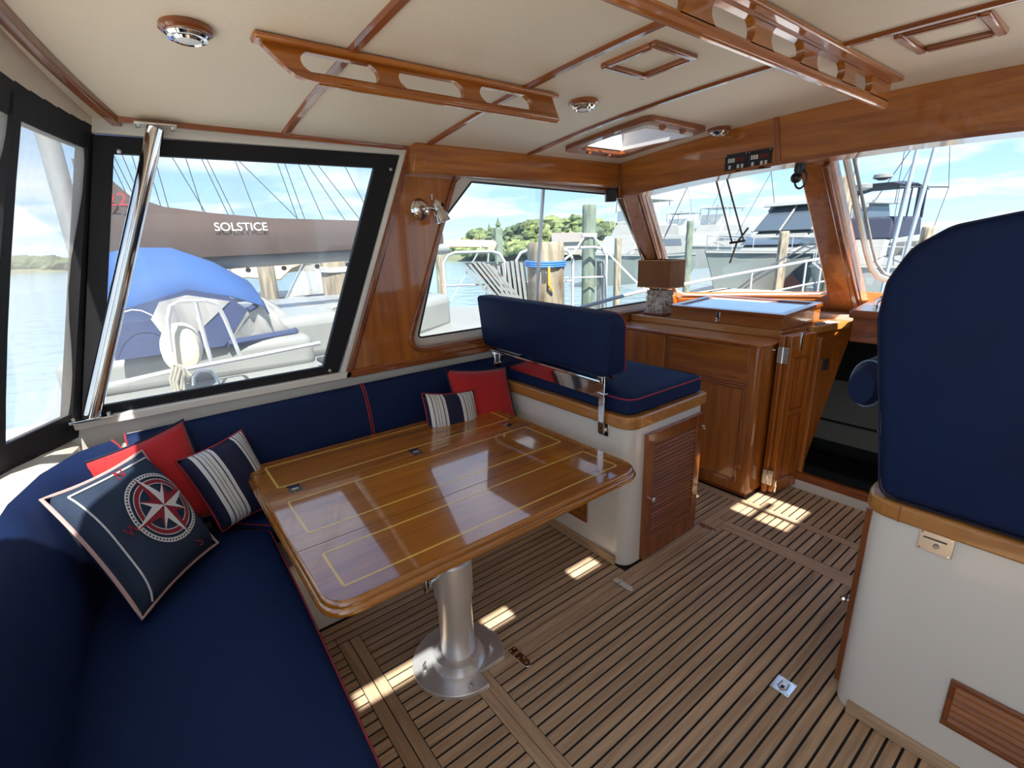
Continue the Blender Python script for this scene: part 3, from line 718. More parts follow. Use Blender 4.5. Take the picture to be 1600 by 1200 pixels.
# red pillow behind the compass pillow
pillow('red_pillow', [(-.19, 2.04, .50), (.13, 2.10, .49), (.06, 2.185, .885), (-.265, 2.10, .825)], .055, RED, 'plain red pillow leaning in the aft corner behind the compass pillow', NAVYD)
# compass pillow
cp, P = pillow('compass_pillow', [(-.165, 1.63, .465), (.07, 1.945, .455), (-.085, 2.10, .825), (-.325, 1.84, .83)], .075, NAVYD if False else mat('slate navy cotton', srgb(34, 50, 72), .85, noise=.1, bump=.2, bscale=10), 'navy pillow with crimson and white compass rose in the aft corner', PINKW, .006)
fn = (Vector((.07, 1.945, .455)) - Vector((-.165, 1.63, .465))).cross(Vector((-.325, 1.84, .83)) - Vector((-.165, 1.63, .465))).normalized()
sgn = 1 if fn.dot(EYE - Vector((-.1, 1.85, .65))) > 0 else -1
LIFT = fn * sgn * .0025
def UV(a, r, c=(.60, .52)): return (c[0] + r * cos(a) * 1.14, c[1] + r * sin(a) * 1.02)
def ringband(r0, r1, lift, n=64):
    mb = MB(); vs = []
    for k in range(n):
        a = 2 * pi * k / n; vs += [P(*UV(a, r0), sgn) + lift, P(*UV(a, r1), sgn) + lift]
    return mb.add(vs, [(2 * k, 2 * k + 1, (2 * k + 3) % (2 * n), (2 * k + 2) % (2 * n)) for k in range(n)])
rose = root('compass_rose', (0, 0, 0)); rose.parent = cp; rose.location = Vector((-.1, 1.87, .65)) - wloc(cp)
build(ringband(.252, .285, LIFT), 'rope_ring', CREAM, rose)
mb = MB()
for k in range(64):
    a = 2 * pi * (k + .5) / 64; mb.add([P(*UV(a + t * .025, r), sgn) + LIFT * 1.3 for t, r in ((-1, .262), (1, .262), (1, .276), (-1, .276))], [(0, 1, 2, 3)])
build(mb, 'rope_strand', mat('slate navy cotton', srgb(34, 50, 72)), rose)
build(ringband(.188, .222, LIFT), 'inner_ring', CRIM, rose)
build(ringband(.222, .228, LIFT), 'ring_line', CREAM, rose); build(ringband(.182, .188, LIFT), 'ring_line', CREAM, rose)
A0 = radians(8)
def star(r, w, a, mt, side, nm):
    mb = MB(); tip = UV(a, r); c = UV(0, 0); s = UV(a + side * pi / 4 * .9, w)
    N_ = 8; vs = []
    for k in range(N_ + 1):
        t = k / N_; p = (c[0] + (tip[0] - c[0]) * t, c[1] + (tip[1] - c[1]) * t)
        q = (c[0] + (s[0] - c[0]) * t * 1.0, c[1] + (s[1] - c[1]) * t) if t <= 1 else None
        vs.append(P(*p, sgn) + LIFT * 1.6)
    # fan: centre - side - tip, split along its length
    mid = [((s[0] * (1 - k / N_) + tip[0] * k / N_), (s[1] * (1 - k / N_) + tip[1] * k / N_)) for k in range(N_ + 1)]
    vs2 = [P(*p, sgn) + LIFT * 1.6 for p in mid]
    cl = [((c[0] * (1 - k / N_) + tip[0] * k / N_), (c[1] * (1 - k / N_) + tip[1] * k / N_)) for k in range(N_ + 1)]
    vs1 = [P(*p, sgn) + LIFT * 1.6 for p in cl]
    mb.add(vs1 + vs2, [(k, k + 1, N_ + 1 + k + 1, N_ + 1 + k) for k in range(N_)])
    build(mb, nm, mt, rose)
for k in range(4):
    a = A0 + pi / 4 + k * pi / 2
    star(.20, .06, a, CREAM, 1, 'star_point'); star(.20, .06, a, CRIM, -1, 'star_point')
for k in range(4):
    a = A0 + k * pi / 2
    star(.30, .085, a, CRIM, 1, 'star_point'); star(.30, .085, a, CREAM, -1, 'star_point')
for ch, u, v in (('W', .23, .50), ('N', .52, .90), ('S', .70, .12)):
    p = P(u, v, sgn) + LIFT * 2; text('letter', ch, CRIM, cp, p, .05, Vector((.07, 1.945, .455)) - Vector((-.165, 1.63, .465)), Vector((-.325, 1.84, .83)) - Vector((-.165, 1.63, .465)), .0004)
wl = [(.10, .03), (.10, .30), (.10, .60), (.10, .93), (.35, .93), (.6, .93), (.92, .93)]
build(MB().tube([P(u, v, sgn) + LIFT for u, v in [(.10, .03 + .9 * k / 16) for k in range(17)] + [(.10 + .8 * k / 14, .93) for k in range(15)]], .003, 5), 'border_cord', CREAM, cp)
# striped pillows
def striped(name, corners, th, label, order):
    r, P = pillow(name, corners, th, NAVYD, label, REDP, .004)
    A, B, D = Vector(corners[0]), Vector(corners[1]), Vector(corners[3]); n_ = (B - A).cross(D - A).normalized(); s = 1 if n_.dot(EYE - A) > 0 else -1; l = n_ * s * .002
    for u0, u1 in order:
        b = build(band(P, u0, u1, s, l), 'stripe', CREAM, r, smooth=80)
        for f in (.22, .42, .58, .80):
            c_ = u0 + (u1 - u0) * f; w = .008 if f in (.22, .80) else .004
            build(band(P, c_ - w, c_ + w, s, l * 1.7), 'pinstripe', STRIPE, b, smooth=80)
    return r
striped('striped_pillow', [(.095, 2.00, .465), (.335, 2.09, .47), (.245, 2.165, .80), (.005, 2.075, .765)], .06, 'navy and white striped pillow beside the compass pillow', ((.14, .44), (.76, .97)))
pillow('red_pillow', [(1.19, 2.00, .47), (1.545, 1.95, .465), (1.56, 2.10, .84), (1.20, 2.14, .885)], .06, RED, 'plain red pillow at the forward end of the settee by the companion seat', NAVYD)
striped('striped_pillow', [(1.00, 1.985, .475), (1.29, 1.955, .47), (1.30, 2.03, .775), (1.02, 2.065, .81)], .05, 'navy and white striped pillow in front of the forward red pillow', ((.05, .36), (.64, .95)))
pillow('red_pillow', [(1.76, 1.75, .862), (1.86, 2.16, .862), (1.79, 2.18, 1.10), (1.70, 1.76, 1.08)], .05, RED, 'plain red pillow on the companion seat behind its backrest', NAVYD)
striped('striped_pillow', [(1.73, 1.47, .865), (1.76, 1.70, .865), (1.72, 1.70, 1.06), (1.69, 1.47, 1.05)], .03, 'small striped pillow on the companion seat behind its backrest', ((.1, .4), (.6, .9)))

# ---- saloon table
tb = root('saloon_table', (.70, 1.30, 0), 'golden varnished folding table with inlaid lines on aluminium pedestal', 'table')
Z0, Z1 = .607, .650
TX0, TX1 = .235, 1.425
for nm, y0, y1, rad in (('leaf', 1.789, 2.11, (0, 0, .06, .06)), ('leaf', 1.372, 1.786, (0, 0, 0, 0)), ('leaf', 1.075, 1.369, (.075, .075, 0, 0))):
    l = rpoly([(TX0, y0), (TX1, y0), (TX1, y1), (TX0, y1)], list(rad), 7)
    lf = build(MB().prism([(p.x, p.y, Z0) for p in l], (0, 0, Z1 - Z0)), 'leaf', TABLE, tb)
    # moulded outer edge below the top
    iy0, iy1 = {1.789: (1.832, 2.062), 1.372: (1.448, 1.702), 1.075: (1.130, 1.318)}[y0]
    i1 = rpoly([(.285, iy0), (1.372, iy0), (1.372, iy1), (.285, iy1)], .012, 3); i2 = offset_loop(i1, -.0075)
    build(MB().ring([(p.x, p.y, Z1 - .001) for p in i1], [(p.x, p.y, Z1 - .001) for p in i2], (0, 0, .0014)), 'inlay', INLAY, lf, smooth=0)
el = rpoly([(TX0, 1.075), (TX1, 1.075), (TX1, 2.11), (TX0, 2.11)], [.075, .075, .06, .06], 8)
prof = [(-.002, Z1 - .0015), (.006, Z1 - .004), (.010, Z1 - .012), (.009, Z1 - .019), (.014, Z1 - .022), (.019, Z1 - .030), (.016, Z1 - .040), (.004, Z0 - .002), (-.02, Z0 - .002)]
rings = [[(p.x, p.y, z) for p in offset_loop(el, d)] for d, z in prof]
build(MB().loft(rings, cap=False), 'edge_moulding', TABLE, tb, smooth=50)
for hx in (.335, .83, 1.315):
    h = root('hinge', (hx, 1.787, Z1)); h.parent = tb; h.location = Vector((hx, 1.787, Z1)) - wloc(tb)
    build(MB().box(hx - .022, hx + .022, 1.752, 1.822, Z1 - .001, Z1 + .0016), 'hinge_leaf', CHROME, h)
    build(MB().tube([(hx - .012, 1.7875, Z1 + .001), (hx + .012, 1.7875, Z1 + .001)], .004, 8), 'hinge_knuckle', STEEL, h)
    for dx, dy in ((-.014, .026), (.014, .026), (-.014, -.026), (.014, -.026), (0, .016), (0, -.016)): build(MB().lathe((hx + dx, 1.787 + dy, Z1 + .0014), (0, 0, 1), [(.004, 0), (.003, .001)], 8), 'screw', RUBBER, h)
PX, PY = .702, 1.305
build(MB().lathe((PX, PY, .018), (0, 0, 1), [(.098, 0), (.098, .004), (.088, .03), (.076, .036), (.062, .040), (.062, .285), (.070, .290), (.070, .425), (.064, .433), (.056, .433), (.054, .441), (.046, .443), (.044, .595)], 36), 'column', ALU, tb)
pl = []
for k in range(61):
    a = 2 * pi * k / 60; x, y = PX + .172 * cos(a), PY + .172 * sin(a)
    pl.append((x, y))
poly = []
Nx, Ny = .722, 1.196
ys_ = [(PX + .172 * cos(a), PY + .172 * sin(a)) for a in [radians(t) for t in range(0, 360, 6)]]
keep = [q for q in ys_ if not (q[0] > Nx and q[1] < Ny)]
# start after the notch
idx = max(range(len(keep)), key=lambda i: hypot(keep[i][0] - keep[i - 1][0], keep[i][1] - keep[i - 1][1]))
keep = keep[idx:] + keep[:idx]
xa = PX + sqrt(.172 ** 2 - (Ny - PY) ** 2); yb = PY - sqrt(.172 ** 2 - (Nx - PX) ** 2)
poly = [(xa, Ny)] + keep + [(Nx, yb), (Nx, Ny)]
build(MB().prism([(x, y, .001) for x, y in poly], (0, 0, .018)), 'base_plate', ALU, tb, bevel=.003)
for x, y in ((.575, 1.335), (.665, 1.165), (.815, 1.255)):
    bo_ = build(MB().lathe((x, y, .019), (0, 0, 1), [(.009, 0), (.009, .006), (.005, .012)], 12), 'wing_bolt', STEEL, tb)
    build(MB().obox((x, y, .036), (.010, .006, 0), (-.0012, .002, 0), (0, 0, .008)), 'wing', CHROME, bo_, bevel=.002)
kn = build(MB().lathe((PX - .068, PY + .005, .392), (-1, -.25, 0), [(.007, 0), (.007, .025), (.017, .026), (.017, .034), (.006, .036)], 14), 'clamp_knob', CHROME, tb)
build(MB().obox((PX - .11, PY - .006, .389), (.003, .001, 0), (-.002, .008, 0), (0, 0, .026)), 'clamp_wing', CHROME, kn, bevel=.003)

# ================================================================ GALLEY CABINET, DASH, COMPANIONWAY
cab = root('galley_cabinet', (2.8, 1.7, 0), 'varnished teak cabinet with drop-front drawer and cupboard door', 'cabinet')
CO = rpoly([(2.62, 1.20), (3.02, 1.20), (3.02, 2.27), (2.62, 2.27)], [.05, .01, .01, .01], 6)
build(MB().prism([(p.x, p.y, .03) for p in CO], (0, 0, .885)), 'carcass', TEAK_Z, cab, bevel=.003)
build(MB().box(2.64, 3.0, 1.215, 2.26, .001, .035), 'toe_board', TRIM_Y, cab)
CT = rpoly([(2.605, 1.188), (3.0, 1.188), (3.0, 2.27), (2.605, 2.27)], [.06, .01, .01, .01], 6)
build(MB().prism([(p.x, p.y, .915) for p in CT], (0, 0, .018)), 'counter_top', TEAK_Y, cab, bevel=.006)
fl = build(MB().box(2.612, 2.622, 1.268, 1.775, .70, .905), 'drawer', TEAK_Y, cab, bevel=.002)
for y in (1.70, 1.36): build(MB().box(2.607, 2.614, y - .035, y + .035, .725, .730), 'finger_pull', TRIM_Y, fl)
build(MB().box(2.612, 2.622, 1.805, 2.25, .12, .905), 'side_panel', TEAK_Z, cab, bevel=.002)
build(MB().box(2.613, 2.622, 1.778, 1.80, .03, .912), 'stile', TRIM_Z, cab, bevel=.002)
build(MB().box(2.610, 2.622, 1.255, 1.79, .682, .697), 'rail_moulding', TRIM_Y, cab, bevel=.004)
dr = build(MB().box(2.613, 2.622, 1.285, 1.66, .11, .665), 'door', TEAK_Z, cab, bevel=.002)
o_, i_ = matched([(1.268, .092), (1.675, .092), (1.675, .682), (1.268, .682)], [(1.286, .11), (1.657, .11), (1.657, .664), (1.286, .664)], (1.47, .38))
build(MB().ring([(2.609, p[0], p[1]) for p in o_], [(2.609, p[0], p[1]) for p in i_], (.012, 0, 0)), 'door_bead', TRIM_Z, dr, bevel=.004)
build(MB().lathe((2.613, 1.487, .385), (-1, 0, 0), [(.006, 0), (.006, .012), (.014, .016), (.016, .024), (.010, .031)], 14), 'knob', CHROME, dr)
# dash shelf ahead of the cabinet, up to the windscreen
ds = root('dash_shelf', (3.2, 1.7, .9), 'varnished dash shelf under the port windscreen', 'shelf')
build(MB().prism([(2.84, 1.205, .936), (3.05, 1.205, .936), (3.06, 1.14, .936), (3.40, 1.07, .936), (3.70, 1.07, .936), (3.60, 2.42, .936), (2.84, 2.27, .936)], (0, 0, .036)), 'shelf_board', TEAK_Y, ds, bevel=.004)
build(MB().box(2.832, 2.852, 1.205, 2.26, .932, .978), 'fiddle_rail', LIPW, ds, bevel=.006)
build(MB().prism([(3.05, 1.155, .94), (3.05, 1.13, .94), (3.40, 1.055, .94), (3.40, 1.08, .94)], (0, 0, .042)), 'edge_rail', LIPWX, ds, bevel=.005)
build(MB().prism([(3.02, 1.155, .80), (3.46, 1.052, .86), (3.46, 1.052, .938), (3.02, 1.155, .938)], (0, .02, 0)), 'apron', TEAK_X, ds, bevel=.003)

# chart box with a framed glass lid
cb = root('chart_box', (3.1, 1.6, .973), 'shallow varnished chart box with glazed lid and brass hasp', 'chart box')
bx = [(2.86, 1.215), (3.36, 1.215), (3.36, 1.945), (2.86, 1.945)]
zt = lambda x: 1.046 + (x - 2.86) / .5 * .02
build(MB().hexa([(x, y, .9735) for x, y in bx], [(x, y, zt(x)) for x, y in bx]), 'box_body', TEAK_Y, cb, bevel=.003)
ox = [(2.848, 1.203), (3.372, 1.203), (3.372, 1.957), (2.848, 1.957)]; ix = [(2.895, 1.25), (3.33, 1.25), (3.33, 1.91), (2.895, 1.91)]
o_, i_ = matched(ox, ix, (3.1, 1.58), 8)
lid = build(MB().ring([(p[0], p[1], zt(p[0]) + .001) for p in o_], [(p[0], p[1], zt(p[0]) + .001) for p in i_], (0, 0, .02)), 'lid', TRIM_Y, cb, bevel=.002)
build(MB().hexa([(x, y, zt(x) + .004) for x, y in ix], [(x, y, zt(x) + .012) for x, y in ix]), 'lid_glass', mat('glazed lid', srgb(205, 218, 226), .06, coat=1, spec=.9), lid)
hp = build(MB().obox((2.853, 1.60, 1.03), (.004, 0, 0), (0, .012, 0), (0, 0, .028)), 'hasp', CHROME, cb, bevel=.003)
build(MB().tube([(2.846, 1.607, 1.012), (2.84, 1.607, .995), (2.842, 1.595, .985), (2.846, 1.589, 1.0)], .003, 6), 'hasp_ring', CHROME, hp)
tag(build(MB().box(3.155, 3.215, 1.125, 1.165, .9735, .992), 'small_box', mat('grey box', srgb(176, 168, 156), .5), bevel=.002), 'small grey box beside the chart box on the dash', 'box')
tag(build(MB().prism([(3.22, 1.10, .9735), (3.36, 1.085, .9735), (3.38, 1.17, .9735), (3.24, 1.18, .9735)], (0, 0, .003)), 'paper_sheet', CREAM, bevel=0), 'sheet of white paper beside the chart box by the console', 'paper')

# table lamp with shell-covered base
lp_ = root('table_lamp', (3.0, 2.15, .973), 'table lamp with shell-covered square base and box shade', 'lamp')
LX, LY = 2.985, 2.13
build(MB().box(LX - .075, LX + .075, LY - .085, LY + .085, .9735, .99), 'plinth', TRIM_Y, lp_, bevel=.003)
SHELL = mat('shell crust', srgb(150, 132, 114), .7, col2=srgb(236, 224, 206), nscale=38, detail=2)
bm_ = MB(); bm_.box(LX - .055, LX + .055, LY - .068, LY + .068, .99, 1.145); core = build(bm_, 'base', SHELL, lp_)
rs = random.Random(3); sh = MB()
for k in range(150):
    f = rs.randrange(4); z = rs.uniform(.995, 1.14); a, b = rs.uniform(-.052, .052), rs.uniform(-.065, .065)
    c = {0: (LX - .056, LY + b, z), 1: (LX + .056, LY + b, z), 2: (LX + a, LY - .069, z), 3: (LX + a, LY + .069, z)}[f]
    r = rs.uniform(.008, .016); ax = Vector((rs.uniform(-1, 1), rs.uniform(-1, 1), rs.uniform(-1, 1))).normalized(); u = ax.orthogonal().normalized(); w = ax.cross(u)
    sh.obox(c, u * r, w * r * .7, ax * .003)
o = build(sh, 'shell', SHELL, lp_, smooth=0, kind='stuff')
build(MB().tube([(LX, LY, 1.145), (LX, LY, 1.36)], .006, 8), 'stem', STEEL, lp_)
SHADE = mat('brown woven shade', srgb(124, 76, 34), .85, noise=.12, nscale=40, stretch=(1, 1, .15)); EDGE = mat('pale shade binding', srgb(190, 130, 70), .7)
s0, s1 = .085, .135
o_ = [(LX - s0, LY - s1), (LX + s0, LY - s1), (LX + s0, LY + s1), (LX - s0, LY + s1)]; i_ = offset_loop(o_, -.004)
sd = build(MB().ring([(p[0], p[1], 1.165) for p in o_], [(p[0], p[1], 1.165) for p in i_], (0, 0, .19)), 'shade', SHADE, lp_, smooth=0)
for z in (1.165, 1.348):
    e = offset_loop(o_, .0015); build(MB().ring([(p[0], p[1], z) for p in e], [(p[0], p[1], z) for p in i_], (0, 0, .007)), 'shade_binding', EDGE, sd, smooth=0)
build(MB().box(LX - s0, LX + s0, LY - s1, LY + s1, 1.345, 1.349), 'shade_diffuser', SHADE, sd, smooth=0)
build(MB().lathe((LX, LY, 1.349), (0, 0, 1), [(.008, 0), (.011, .008), (.006, .018)], 10), 'finial', TRIM_Z, lp_)

# companionway: bulkhead, sill, dark cabin below
bh = root('companionway_bulkhead', (3.05, .6, 0), 'varnished companionway bulkhead with white-edged sill', kind='structure'); bh.name = 'wall_companionway'
build(MB().box(2.985, 3.03, -.5, 1.16, .055, .105), 'sill_board', TRIM_Y, bh, bevel=.01)
build(MB().box(2.99, 3.06, -.5, 1.16, -.05, .056), 'sill_riser', WHITE, bh)
build(MB().prism([(3.02, 1.155, -.9), (3.02, 1.15, -.9), (3.14, 1.125, -.02), (3.46, 1.07, .85), (3.46, 1.07, .94), (3.02, 1.155, .94)], (0, .03, 0)), 'side_panel', TEAK_Z, bh)
build(MB().box(3.0, 3.03, 1.06, 1.20, .05, .93), 'jamb', TEAK_Z, bh, bevel=.003)
pl_ = build(MB().box(3.2, 3.26, 1.095, 1.125, .70, .77), 'switch_plate', STEEL, bh); pl_.rotation_euler = (0, 0, -.19)
CABIN = mat('cabin liner', srgb(128, 118, 106), .7); DARK = mat('cabin shade black', srgb(24, 20, 18), .8)  # near-black puts the shade of the unlit cabin into its surfaces
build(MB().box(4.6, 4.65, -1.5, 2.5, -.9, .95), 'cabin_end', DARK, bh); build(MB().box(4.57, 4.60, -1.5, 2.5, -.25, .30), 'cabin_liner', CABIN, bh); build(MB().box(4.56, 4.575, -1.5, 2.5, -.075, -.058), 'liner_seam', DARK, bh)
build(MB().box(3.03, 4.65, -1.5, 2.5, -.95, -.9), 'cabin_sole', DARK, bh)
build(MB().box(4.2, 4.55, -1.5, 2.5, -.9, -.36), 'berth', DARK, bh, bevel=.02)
build(MB().box(3.5, 4.7, -1.5, 2.6, .96, 1.0), 'cabin_top', WHITE, bh); build(MB().box(3.48, 4.6, -1.5, 2.5, .940, .958), 'cabin_top_shade', DARK, bh); build(MB().box(3.0, 4.7, 2.5, 2.55, -.9, 1.0), 'cabin_side', DARK, bh); build(MB().box(3.0, 4.7, -1.55, -1.5, -.9, 1.0), 'cabin_side', CABIN, bh)  # near-black sheet stands in for shade under the pale cabin top
build(MB().box(2.99, 3.03, -1.5, -.5, -.9, .95), 'bulkhead', TEAK_Z, bh)

# folding door: two leaves stowed back against the cabinet
fd = root('folding_door', (2.85, 1.16, 0), 'two-leaf varnished folding door swung open beside the cabinet', 'door')
def leaf(p0, p1, th, z0, z1, nm):
    a, b = Vector((*p0, 0)), Vector((*p1, 0)); t = (b - a).normalized(); n_ = Vector((t.y, -t.x, 0))
    lf = build(MB().prism([a + Vector((0, 0, z0)), b + Vector((0, 0, z0)), b + n_ * th + Vector((0, 0, z0)), a + n_ * th + Vector((0, 0, z0))], (0, 0, z1 - z0)), nm, TEAK_Z, fd, bevel=.003)
    L_ = (b - a).length
    for q0, q1 in ((.10, .50), (.53, .84)):
        for u0, u1, w0, w1 in ((.05, L_ - .05, q0, q0 + .008), (.05, L_ - .05, q1 - .008, q1), (.05, .058, q0, q1), (L_ - .058, L_ - .05, q0, q1)):
            p = [a + t * u0 + n_ * th, a + t * u1 + n_ * th]
            build(MB().prism([p[0] + Vector((0, 0, w0)), p[1] + Vector((0, 0, w0)), p[1] + Vector((0, 0, w1)), p[0] + Vector((0, 0, w1))], n_ * .005), 'panel_bead', TRIM_Z, lf)
    return lf
leaf((2.765, 1.184), (2.995, 1.156), .028, .02, .965, 'leaf'); leaf((2.785, 1.151), (2.995, 1.110), .028, .02, .965, 'leaf')
for z in (.86, .12):
    h = build(MB().obox((2.759, 1.152, z), (.003, .0006, 0), (-.003, .028, 0), (0, 0, .045)), 'hinge', STEEL, fd, bevel=.001)
    build(MB().tube([(2.754, 1.152, z - .045), (2.754, 1.152, z + .045)], .004, 8), 'hinge_pin', CHROME, h)
    for dy in (-.016, .016):
        for dz in (-.03, 0, .03): build(MB().lathe((2.756, 1.152 + dy, z + dz), (-1, 0, 0), [(.003, 0), (.002, .001)], 8), 'screw', RUBBER, h)
build(MB().tube([(2.75, 1.19, .885), (2.735, 1.215, .885), (2.72, 1.235, .89)], [.004, .006, .004], 8), 'hook', CHROME, fd)
build(MB().obox((2.85, 1.105, .93), (.008, 0, 0), (0, .006, 0), (0, 0, .05)), 'catch', CHROME, fd, bevel=.003)
build(MB().obox((2.80, 1.116, .06), (.006, 0, 0), (0, .006, 0), (0, 0, .04)), 'floor_bolt', CHROME, fd, bevel=.003)

# helm console
hc = root('helm_console', (3.3, .3, .85), 'varnished helm console with chrome grab rail', 'console')
build(MB().prism([(2.98, -.55, 1.062), (2.98, .94, 1.062), (3.62, 1.02, 1.062), (3.62, -.55, 1.062)], (0, 0, .042)), 'console_top', TRIM_Y, hc, bevel=.008)
build(MB().box(3.02, 3.05, -.55, .93, .93, 1.063), 'console_face', TRIM_Y, hc, bevel=.003)
build(MB().prism([(3.05, -.5, 1.105), (3.05, .80, 1.105), (3.5, .82, 1.105), (3.5, -.5, 1.105)], (0, 0, .012)), 'instrument_panel', mat('pale instrument panel', srgb(210, 216, 226), .25, coat=.6), hc, bevel=.005)
build(MB().tube([(3.1, .86, 1.105), (3.1, .86, 1.14), (3.105, .84, 1.165), (3.12, .80, 1.178), (3.15, .70, 1.18), (3.2, .55, 1.18), (3.22, .5, 1.165), (3.22, .49, 1.105)], .010, 10), 'grab_rail', CHROME, hc)
build(MB().lathe((3.06, .74, 1.115), (0, 0, 1), [(.04, 0), (.042, .01), (.036, .03), (.02, .045)], 18), 'compass', BPLA, hc)

# ================================================================ FITTINGS ON WALLS AND HEADLINER
# chrome stanchion at the aft port corner
st = root('steel_stanchion', (-.2, 2.25, .935), 'polished steel tube strut slanting across the aft port window', 'strut')
build(MB().tube([(-.205, 2.255, .94), (.178, 2.245, 1.925)], .0265, 20), 'tube', CHROME, st)
for c, z, s in (((-.205, 2.255), .9355, 1), ((.178, 2.245), 1.938, -1)):
    f = build(MB().box(c[0] - .062, c[0] + .062, c[1] - .035, c[1] + .035, z, z + .008) if s > 0 else MB().box(c[0] - .062, c[0] + .062, c[1] - .035, c[1] + .035, z - .008, z), 'flange', CHROME, st, bevel=.002)
    for dx in (-.05, .05): build(MB().lathe((c[0] + dx, c[1], z + .008 * s if s > 0 else z - .008), (0, 0, s), [(.007, 0), (.007, .006), (.003, .008)], 8), 'bolt', STEEL, f)

# grab rails
def grab_rail(nm, label, x0, x1, y, slots, drop, lean, flange, endcut):
    r = root(nm, ((x0 + x1) / 2, y, zc(y) - drop), label, 'grab rail', 'overhead grab rails')
    ztop = zc(y) - .003
    build(MB().prism([(x0, y - flange, zc(y - flange) - .003), (x1, y - flange, zc(y) - .003), (x1, y + flange, zc(y) - .003), (x0, y + flange, zc(y) - .003)], (0, 0, -.016)), 'top_plate', TEAK_X, r, bevel=.006)
    # slotted board in local coords s along x, h downwards
    L_ = x1 - x0 - .04; ob = []
    mb = MB(); N_ = 120
    def top(s): return .012
    th = .022
    to3 = lambda s, h: Vector((x0 + .02 + s, y - lean * h / drop, ztop - h))
    # build as posts + top strip + bottom strip
    hs0, hs1 = .022, drop - .024
    def bar(s0, s1, h0, h1):
        a = [to3(s0, h0), to3(s1, h0), to3(s1, h1), to3(s0, h1)]; mb.prism(a, (0, th, 0))
    bar(.0, L_, .012, hs0)
    nb = []
    e = [(slots[0][0])]
    # lower strip with rounded ends
    low = [(.0 if not endcut else .044, hs1 - .001), (L_, hs1 - .001), (L_, drop - .006), (L_ - .01, drop), (.105 if endcut else .01, drop), (.085 if endcut else .005, drop - .003), (.062 if endcut else 0, drop - .010)]
    mb.prism([to3(*p) for p in low], (0, th, 0))
    edges = [0] + [v for s in slots for v in s] + [L_]
    for k in range(0, len(edges), 2):
        a, b = edges[k], edges[k + 1]
        fa = .022 if k > 0 else 0; fb = .022 if k + 2 < len(edges) else 0
        pts = []
        nq = 7
        H = hs1 - hs0
        for q in range(nq + 1):
            t = q / nq; w = fa * (abs(2 * t - 1) ** 2.2); pts.append((a - w, hs0 - .002 + (H + .004) * t))
        for q in range(nq + 1):
            t = 1 - q / nq; w = fb * (abs(2 * t - 1) ** 2.2); pts.append((b + w, hs0 - .002 + (H + .004) * t))
        if k == 0 and endcut: pts = [(p[0] + (.045 * ((p[1] - hs0) / H) if p[0] < (a + b) / 2 else 0), p[1]) for p in pts]
        mb.prism([to3(*p) for p in pts], (0, th, 0))
    build(mb, 'slotted_board', TEAK_X, r, smooth=30)
    build(MB().tube([to3(.12 if endcut else .01, drop - .010) + Vector((0, th / 2, 0)), to3(L_ - .005, drop - .010) + Vector((0, th / 2, 0))], .014, 10), 'hand_grip', TEAK_X, r)
grab_rail('grab_rail', 'varnished slotted grab rail over the saloon table', .36, 1.385, 1.495, [(.085, .300), (.362, .588), (.650, .875)], .100, .050, .026, True)
grab_rail('grab_rail', 'long varnished slotted grab rail on the centre line of the headliner', .35, 2.40, .735, [(.12, .34), (.43, .70), (.80, 1.00), (1.085, 1.28), (1.37, 1.58), (1.67, 1.83)], .100, .0, .034, False)

# downlights
def downlight(x, y, label, on):
    z = zc(y); r = root('downlight', (x, y, z - .03), label, 'ceiling light', 'recessed headliner lights')
    build(MB().lathe((x, y, z + .002), (0, 0, -1), [(.056, 0), (.058, .012), (.052, .017)], 32), 'wood_ring', TRIM_X, r)
    build(MB().lathe((x, y, z - .014), (0, 0, -1), [(.047, 0), (.048, .006), (.043, .012), (.034, .013), (.030, .018), (.027, .015)], 32), 'bezel', CHROME, r)
    build(MB().lathe((x, y, z - .026), (0, 0, -1), [(.026, 0), (.025, .004), (.015, .007)], 24), 'lens', mat('frosted lens', srgb(224, 226, 226), .35), r)
    if not on or not LAMP_W: return
    l = bpy.data.lights.new('lamp_light', 'SPOT'); l.energy = LAMP_W; l.spot_size = radians(150); l.spot_blend = .8; l.shadow_soft_size = .03; l.color = (1, .93, .82)
    lo = bpy.data.objects.new('lamp_light', l); COL.objects.link(lo); lo.parent = r; lo.location = (0, 0, -.02)
downlight(.226, 1.541, 'round recessed light aft, above the compass pillow', 1)
downlight(1.545, 1.503, 'round recessed light just forward of the grab rail', 1)
downlight(2.52, 1.495, 'round recessed light beside the hatch near the header', 0)
downlight(.226, .05, 'round recessed light aft on the starboard side', 1)
downlight(1.545, -.3, 'round recessed light over the helm seat', 1)

# small wood frames on the headliner
def head_frame(x0, x1, y0, y1, w, label):
    r = root('ceiling_frame', ((x0 + x1) / 2, (y0 + y1) / 2, zc((y0 + y1) / 2) - .02), label, 'frame', 'rectangular headliner frames')
    for a, b, c, d, mt in ((x0, x1, y0, y0 + w, TRIM_X), (x0, x1, y1 - w, y1, TRIM_X), (x0, x0 + w, y0 + w, y1 - w, TRIM_Y), (x1 - w, x1, y0 + w, y1 - w, TRIM_Y)):
        build(MB().prism([(a, c, zc(c) + .004), (b, c, zc(c) + .004), (b, d, zc(d) + .004), (a, d, zc(d) + .004)], (0, 0, -.02)), 'frame_strip', mt, r, bevel=.006)
head_frame(1.32, 1.535, 1.0, 1.212, .022, 'small rectangular wood frame on the headliner beside the long grab rail')
head_frame(1.875, 2.11, .385, .595, .026, 'rectangular wood frame on the headliner starboard of the long grab rail')

